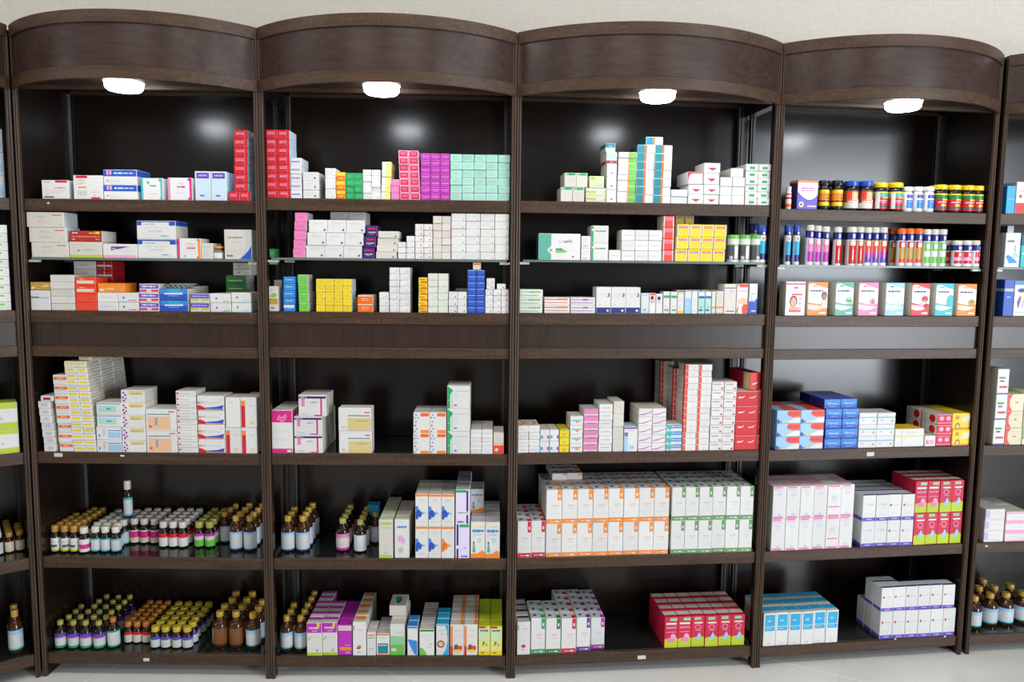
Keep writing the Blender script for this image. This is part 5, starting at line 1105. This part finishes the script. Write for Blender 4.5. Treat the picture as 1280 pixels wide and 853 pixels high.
BB(1, 'F', 240, 252, 800, 772, 1, 7, 'f_yel', 'yellow-capped bottle in the end file')
BB(1, 'F', 261, 303, 811, 764, 2, 5, 'f_bigturn', 'large amber bottle turned away', pitch=.0525, fill=.88)
BB(1, 'F', 303.4, 323.5, 813, 766, 1, 5, 'f_big', 'large amber bottle with white label', pitch=.0525, fill=.88)
BB(2, 'F', 345, 381, 816, 770, 2, 5, 'f_big', 'large amber bottle with white label', pitch=.0525, fill=.88)
D('mag_lime', 'W', 'b .70 1 mag; r .7 .88 .88 1 yel; t .15 .82 .85 .88 W; t .35 .74 .7 .78 lpink; r .0 .0 1 .09 lime; p lime .06 .5 .24 .6 .26 .56 .1 .46; t .3 .56 .9 .58 lgrey; e .7 .16 .06 .04 grey', 'W2', 'W2'); DES['mag_lime'][1].append('T:r 0 .55 1 1 mag')
D('purp10', 'mag', 'b .82 .98 W2; t .1 .87 .9 .93 lpink; r .1 .16 .98 .27 ora; t .55 .06 .9 .11 lil; t .5 .32 .9 .35 lil', 'purp', 'mag'); D('w_ofruit', 'W', 'e .5 .26 .16 .05 dora; e .42 .22 .16 .03 brown; t .35 .08 .6 .11 dgrey; t .3 .75 .8 .78 lpink; r .04 .76 .1 .9 dgrey; T:r .1 .4 .9 .9 ora', 'W2', 'W2')
D('w_sm10', 'W', 'r .04 .86 .9 .92 ora; t .1 .74 .9 .8 lgreen; e .35 .3 .16 .06 lgrey; e .7 .3 .1 .05 lpink', 'W2', 'W2'); D('w_tealp', 'W', 'r .08 .08 .92 .56 teal; t .15 .44 .85 .5 W3; r 0 .94 1 1 dora; r 0 0 1 .05 dora; t .2 .78 .8 .84 lgrey', 'W2', 'silver'); D('w_redband', 'W2', 'r 0 .38 1 .6 red; r .3 .8 .9 .88 pgreen; r 0 0 1 .3 lgrey', 'W2')
D('grgrad', 'W', 'r 0 0 1 .62 pgrn; r 0 0 1 .34 lgreen; e .25 .18 .2 .05 W; t .5 .72 .95 .75 lgrey', 'W2', 'W2'); D('leafbox', 'W2', 'T:e .5 .5 .16 .3 dgreen; T:e .4 .62 .14 .2 green; T:t .1 .7 .3 .76 grey; t .1 .4 .9 .44 W3', 'W2'); D('w_bluewave', 'W', 'p sblue 0 .56 1 .5 1 .36 .2 .36; p sblue .2 .36 1 .36 1 0 .7 .04; r .3 .12 .4 .18 pink; b .94 1 sblue', 'W2', 'sblue')
D('w_gr10', 'W', 'b .93 1 dgreen; p lgreen 0 0 .5 0 .4 .14 .16 .28 0 .3; p green .68 .4 .86 .5 .8 .42; t .15 .75 .85 .78 lgrey; t .3 .62 .8 .64 W3; r .6 .3 .8 .33 peach', 'W2', 'W2'); D('bl_circle', 'W', 'p cyan .9 0 1 0 1 1 .7 1 .86 .8 .94 .5 .8 .2 .5 0; e .36 .36 .32 .12 brown; e .36 .36 .22 .08 peach; t .2 .78 .7 .83 pgreen; t .35 .68 .65 .71 lpink; b .97 1 cyan', 'cyan', 'cyan')
D('orfruit', 'W', 'r 0 .3 .18 .96 ora; r 0 0 .18 .3 red; e .56 .2 .34 .1 ora; e .45 .26 .16 .1 dgrey; e .74 .24 .18 .08 scar; e .56 .14 .3 .05 yel; t .35 .8 .85 .84 pgreen; t .35 .62 .8 .64 lpink; T:r .78 0 1 1 ora', 'W2', 'W2'); D('limebox', 'yel', 'r 0 .3 1 .96 pgreen; r 0 .14 1 .5 lyel; t .1 .82 .85 .88 navy; r 0 .93 .6 1 red; p green .3 .3 .55 .4 .5 .5 .36 .46; p seafoam .6 .3 .8 .34 .7 .44; T:r 0 0 1 1 lime; t .2 .06 .5 .12 sage', 'lime', 'lime')
S(2, 'F', 383.6, 421.8, 779, 2, 1, 'mag_lime', .045, 'magenta-topped white carton', nd=6, skip=lambda c, r, k: c == 1 and k > 3)
S(2, 'F', 422.4, 440, 782, 1, 1, 'purp10', .05, 'purple carton with orange strip', nd=4)
S(2, 'F', 441, 457.8, 778, 1, 1, 'w_ofruit', .05, 'white carton with orange slice', nd=5)
S(2, 'F', 458.4, 469.8, 791, 1, 1, 'w_sm10', .045, 'short white carton with gold top', nd=2)
S(2, 'F', 463, 479, 783, 1, 1, 'w_redband', .05, 'white carton with red band behind', sb=.16)
S(2, 'F', 470.4, 486.8, 793, 1, 1, 'w_tealp', .045, 'white carton with teal panel', nd=3)
a = S(2, 'F', 487.4, 505.8, 781, 1, 1, 'grgrad', .05, 'green-fading white carton', nd=4)
S(2, 'F', 486.5, 507.5, 758, 1, 1, 'leafbox', .10, 'white carton with leaf lying flat', on=a, sb=.075)
S(2, 'F', 509, 522, 783.5, 1, 1, 'w_bluewave', .045, 'white carton with blue wave', nd=2)
S(2, 'F', 524.2, 542.8, 787.5, 1, 1, 'w_gr10', .045, 'white carton with green top line', nd=5)
S(2, 'F', 545, 561, 781, 1, 1, 'bl_circle', .045, 'blue and white carton with face', nd=3)
S(2, 'F', 562.4, 597, 781.5, 2, 1, 'orfruit', .042, 'white carton with orange fruit', nd=6, skip=lambda c, r, k: False)
S(2, 'F', 597.8, 631.4, 783, 2, 1, 'limebox', .045, 'lime yellow carton', nd=5)
D('w_redlogo', 'W', 'e .5 .26 .18 .05 red; r .36 .22 .6 .28 crim; t .4 .14 .6 .17 dgrey; t .4 .78 .95 .82 lpink; r .04 .76 .1 .92 dgrey; T:r 0 .7 1 1 dpurp', 'W2', 'W2')
S(3, 'F', 646, 662.6, 778, 1, 1, 'w_redlogo', .05, 'white carton with red logo', nd=4)
for x0, x1, ds, tx, nd, sb in ((663.4, 681.4, 'sy_brgreen', 'white carton with bright green foot', 3, .010), (682, 700.6, 'sy_dgreen', 'white carton with dark green foot', 3, .010), (701.2, 719.8, 'sy_crim', 'white carton with crimson foot', 5, .010),
        (720.4, 737.8, 'sy_purp', 'white carton with purple foot', 5, .016), (738.4, 755.6, 'sy_mag', 'white carton with violet foot', 5, .030)):
    S(3, 'F', x0, x1, 773.5 - (sb > .012) * .5, 1, 1, ds, .05, tx, nd=nd, sb=sb)
S(3, 'F', 830, 930.6, 770.5, 6, 1, ['pk_lime2', 'pk_lime2', 'pk_lime', 'pk_lime', 'pk_lime', 'pk_lime'], .052, 'crimson and lime carton', nd=4, sb=.016)
D('w_blue11', 'W', 'r .1 .46 .94 .96 cyan; r .1 .58 .94 .6 W3; t .2 .51 .7 .55 lblue; r .3 .74 .6 .8 lblue; e .5 .07 .1 .03 lgrey; T:r 0 .35 1 1 cyan', 'W2', 'W2')
S(4, 'F', 953.5, 1047, 765.5, 6, 1, 'w_blue11', .055, 'white carton with sky blue panel', nd=3)
a = S(4, 'F', 1099.5, 1193, 763, 6, 1, 'w_pbr', .052, 'white violet-footed carton, lower', nd=3)
S(4, 'F', 1101, 1193, 733.5, 6, 1, 'w_pbr', .052, 'white violet-footed carton, upper', nd=2, on=a, skip=lambda c, r, k: k == 1 and c > 1)
BB('R', 'F', 1231.6, 1271, 784, 741, 2, 3, 'f_big', 'large amber bottle with pale blue label')
BB('R', 'F', 1213, 1231, 788, 745, 1, 2, 'f_big', 'large amber bottle beside the post', skip=lambda c, k: False)
BB('R', 'F', 1274, 1294, 781, 739, 1, 2, 'f_big', 'large amber bottle at picture edge')
BB('L', 'F', 11, 33, 818, 762, 1, 2, 'f_big', 'large amber bottle with white label', pitch=.0525, fill=.88)
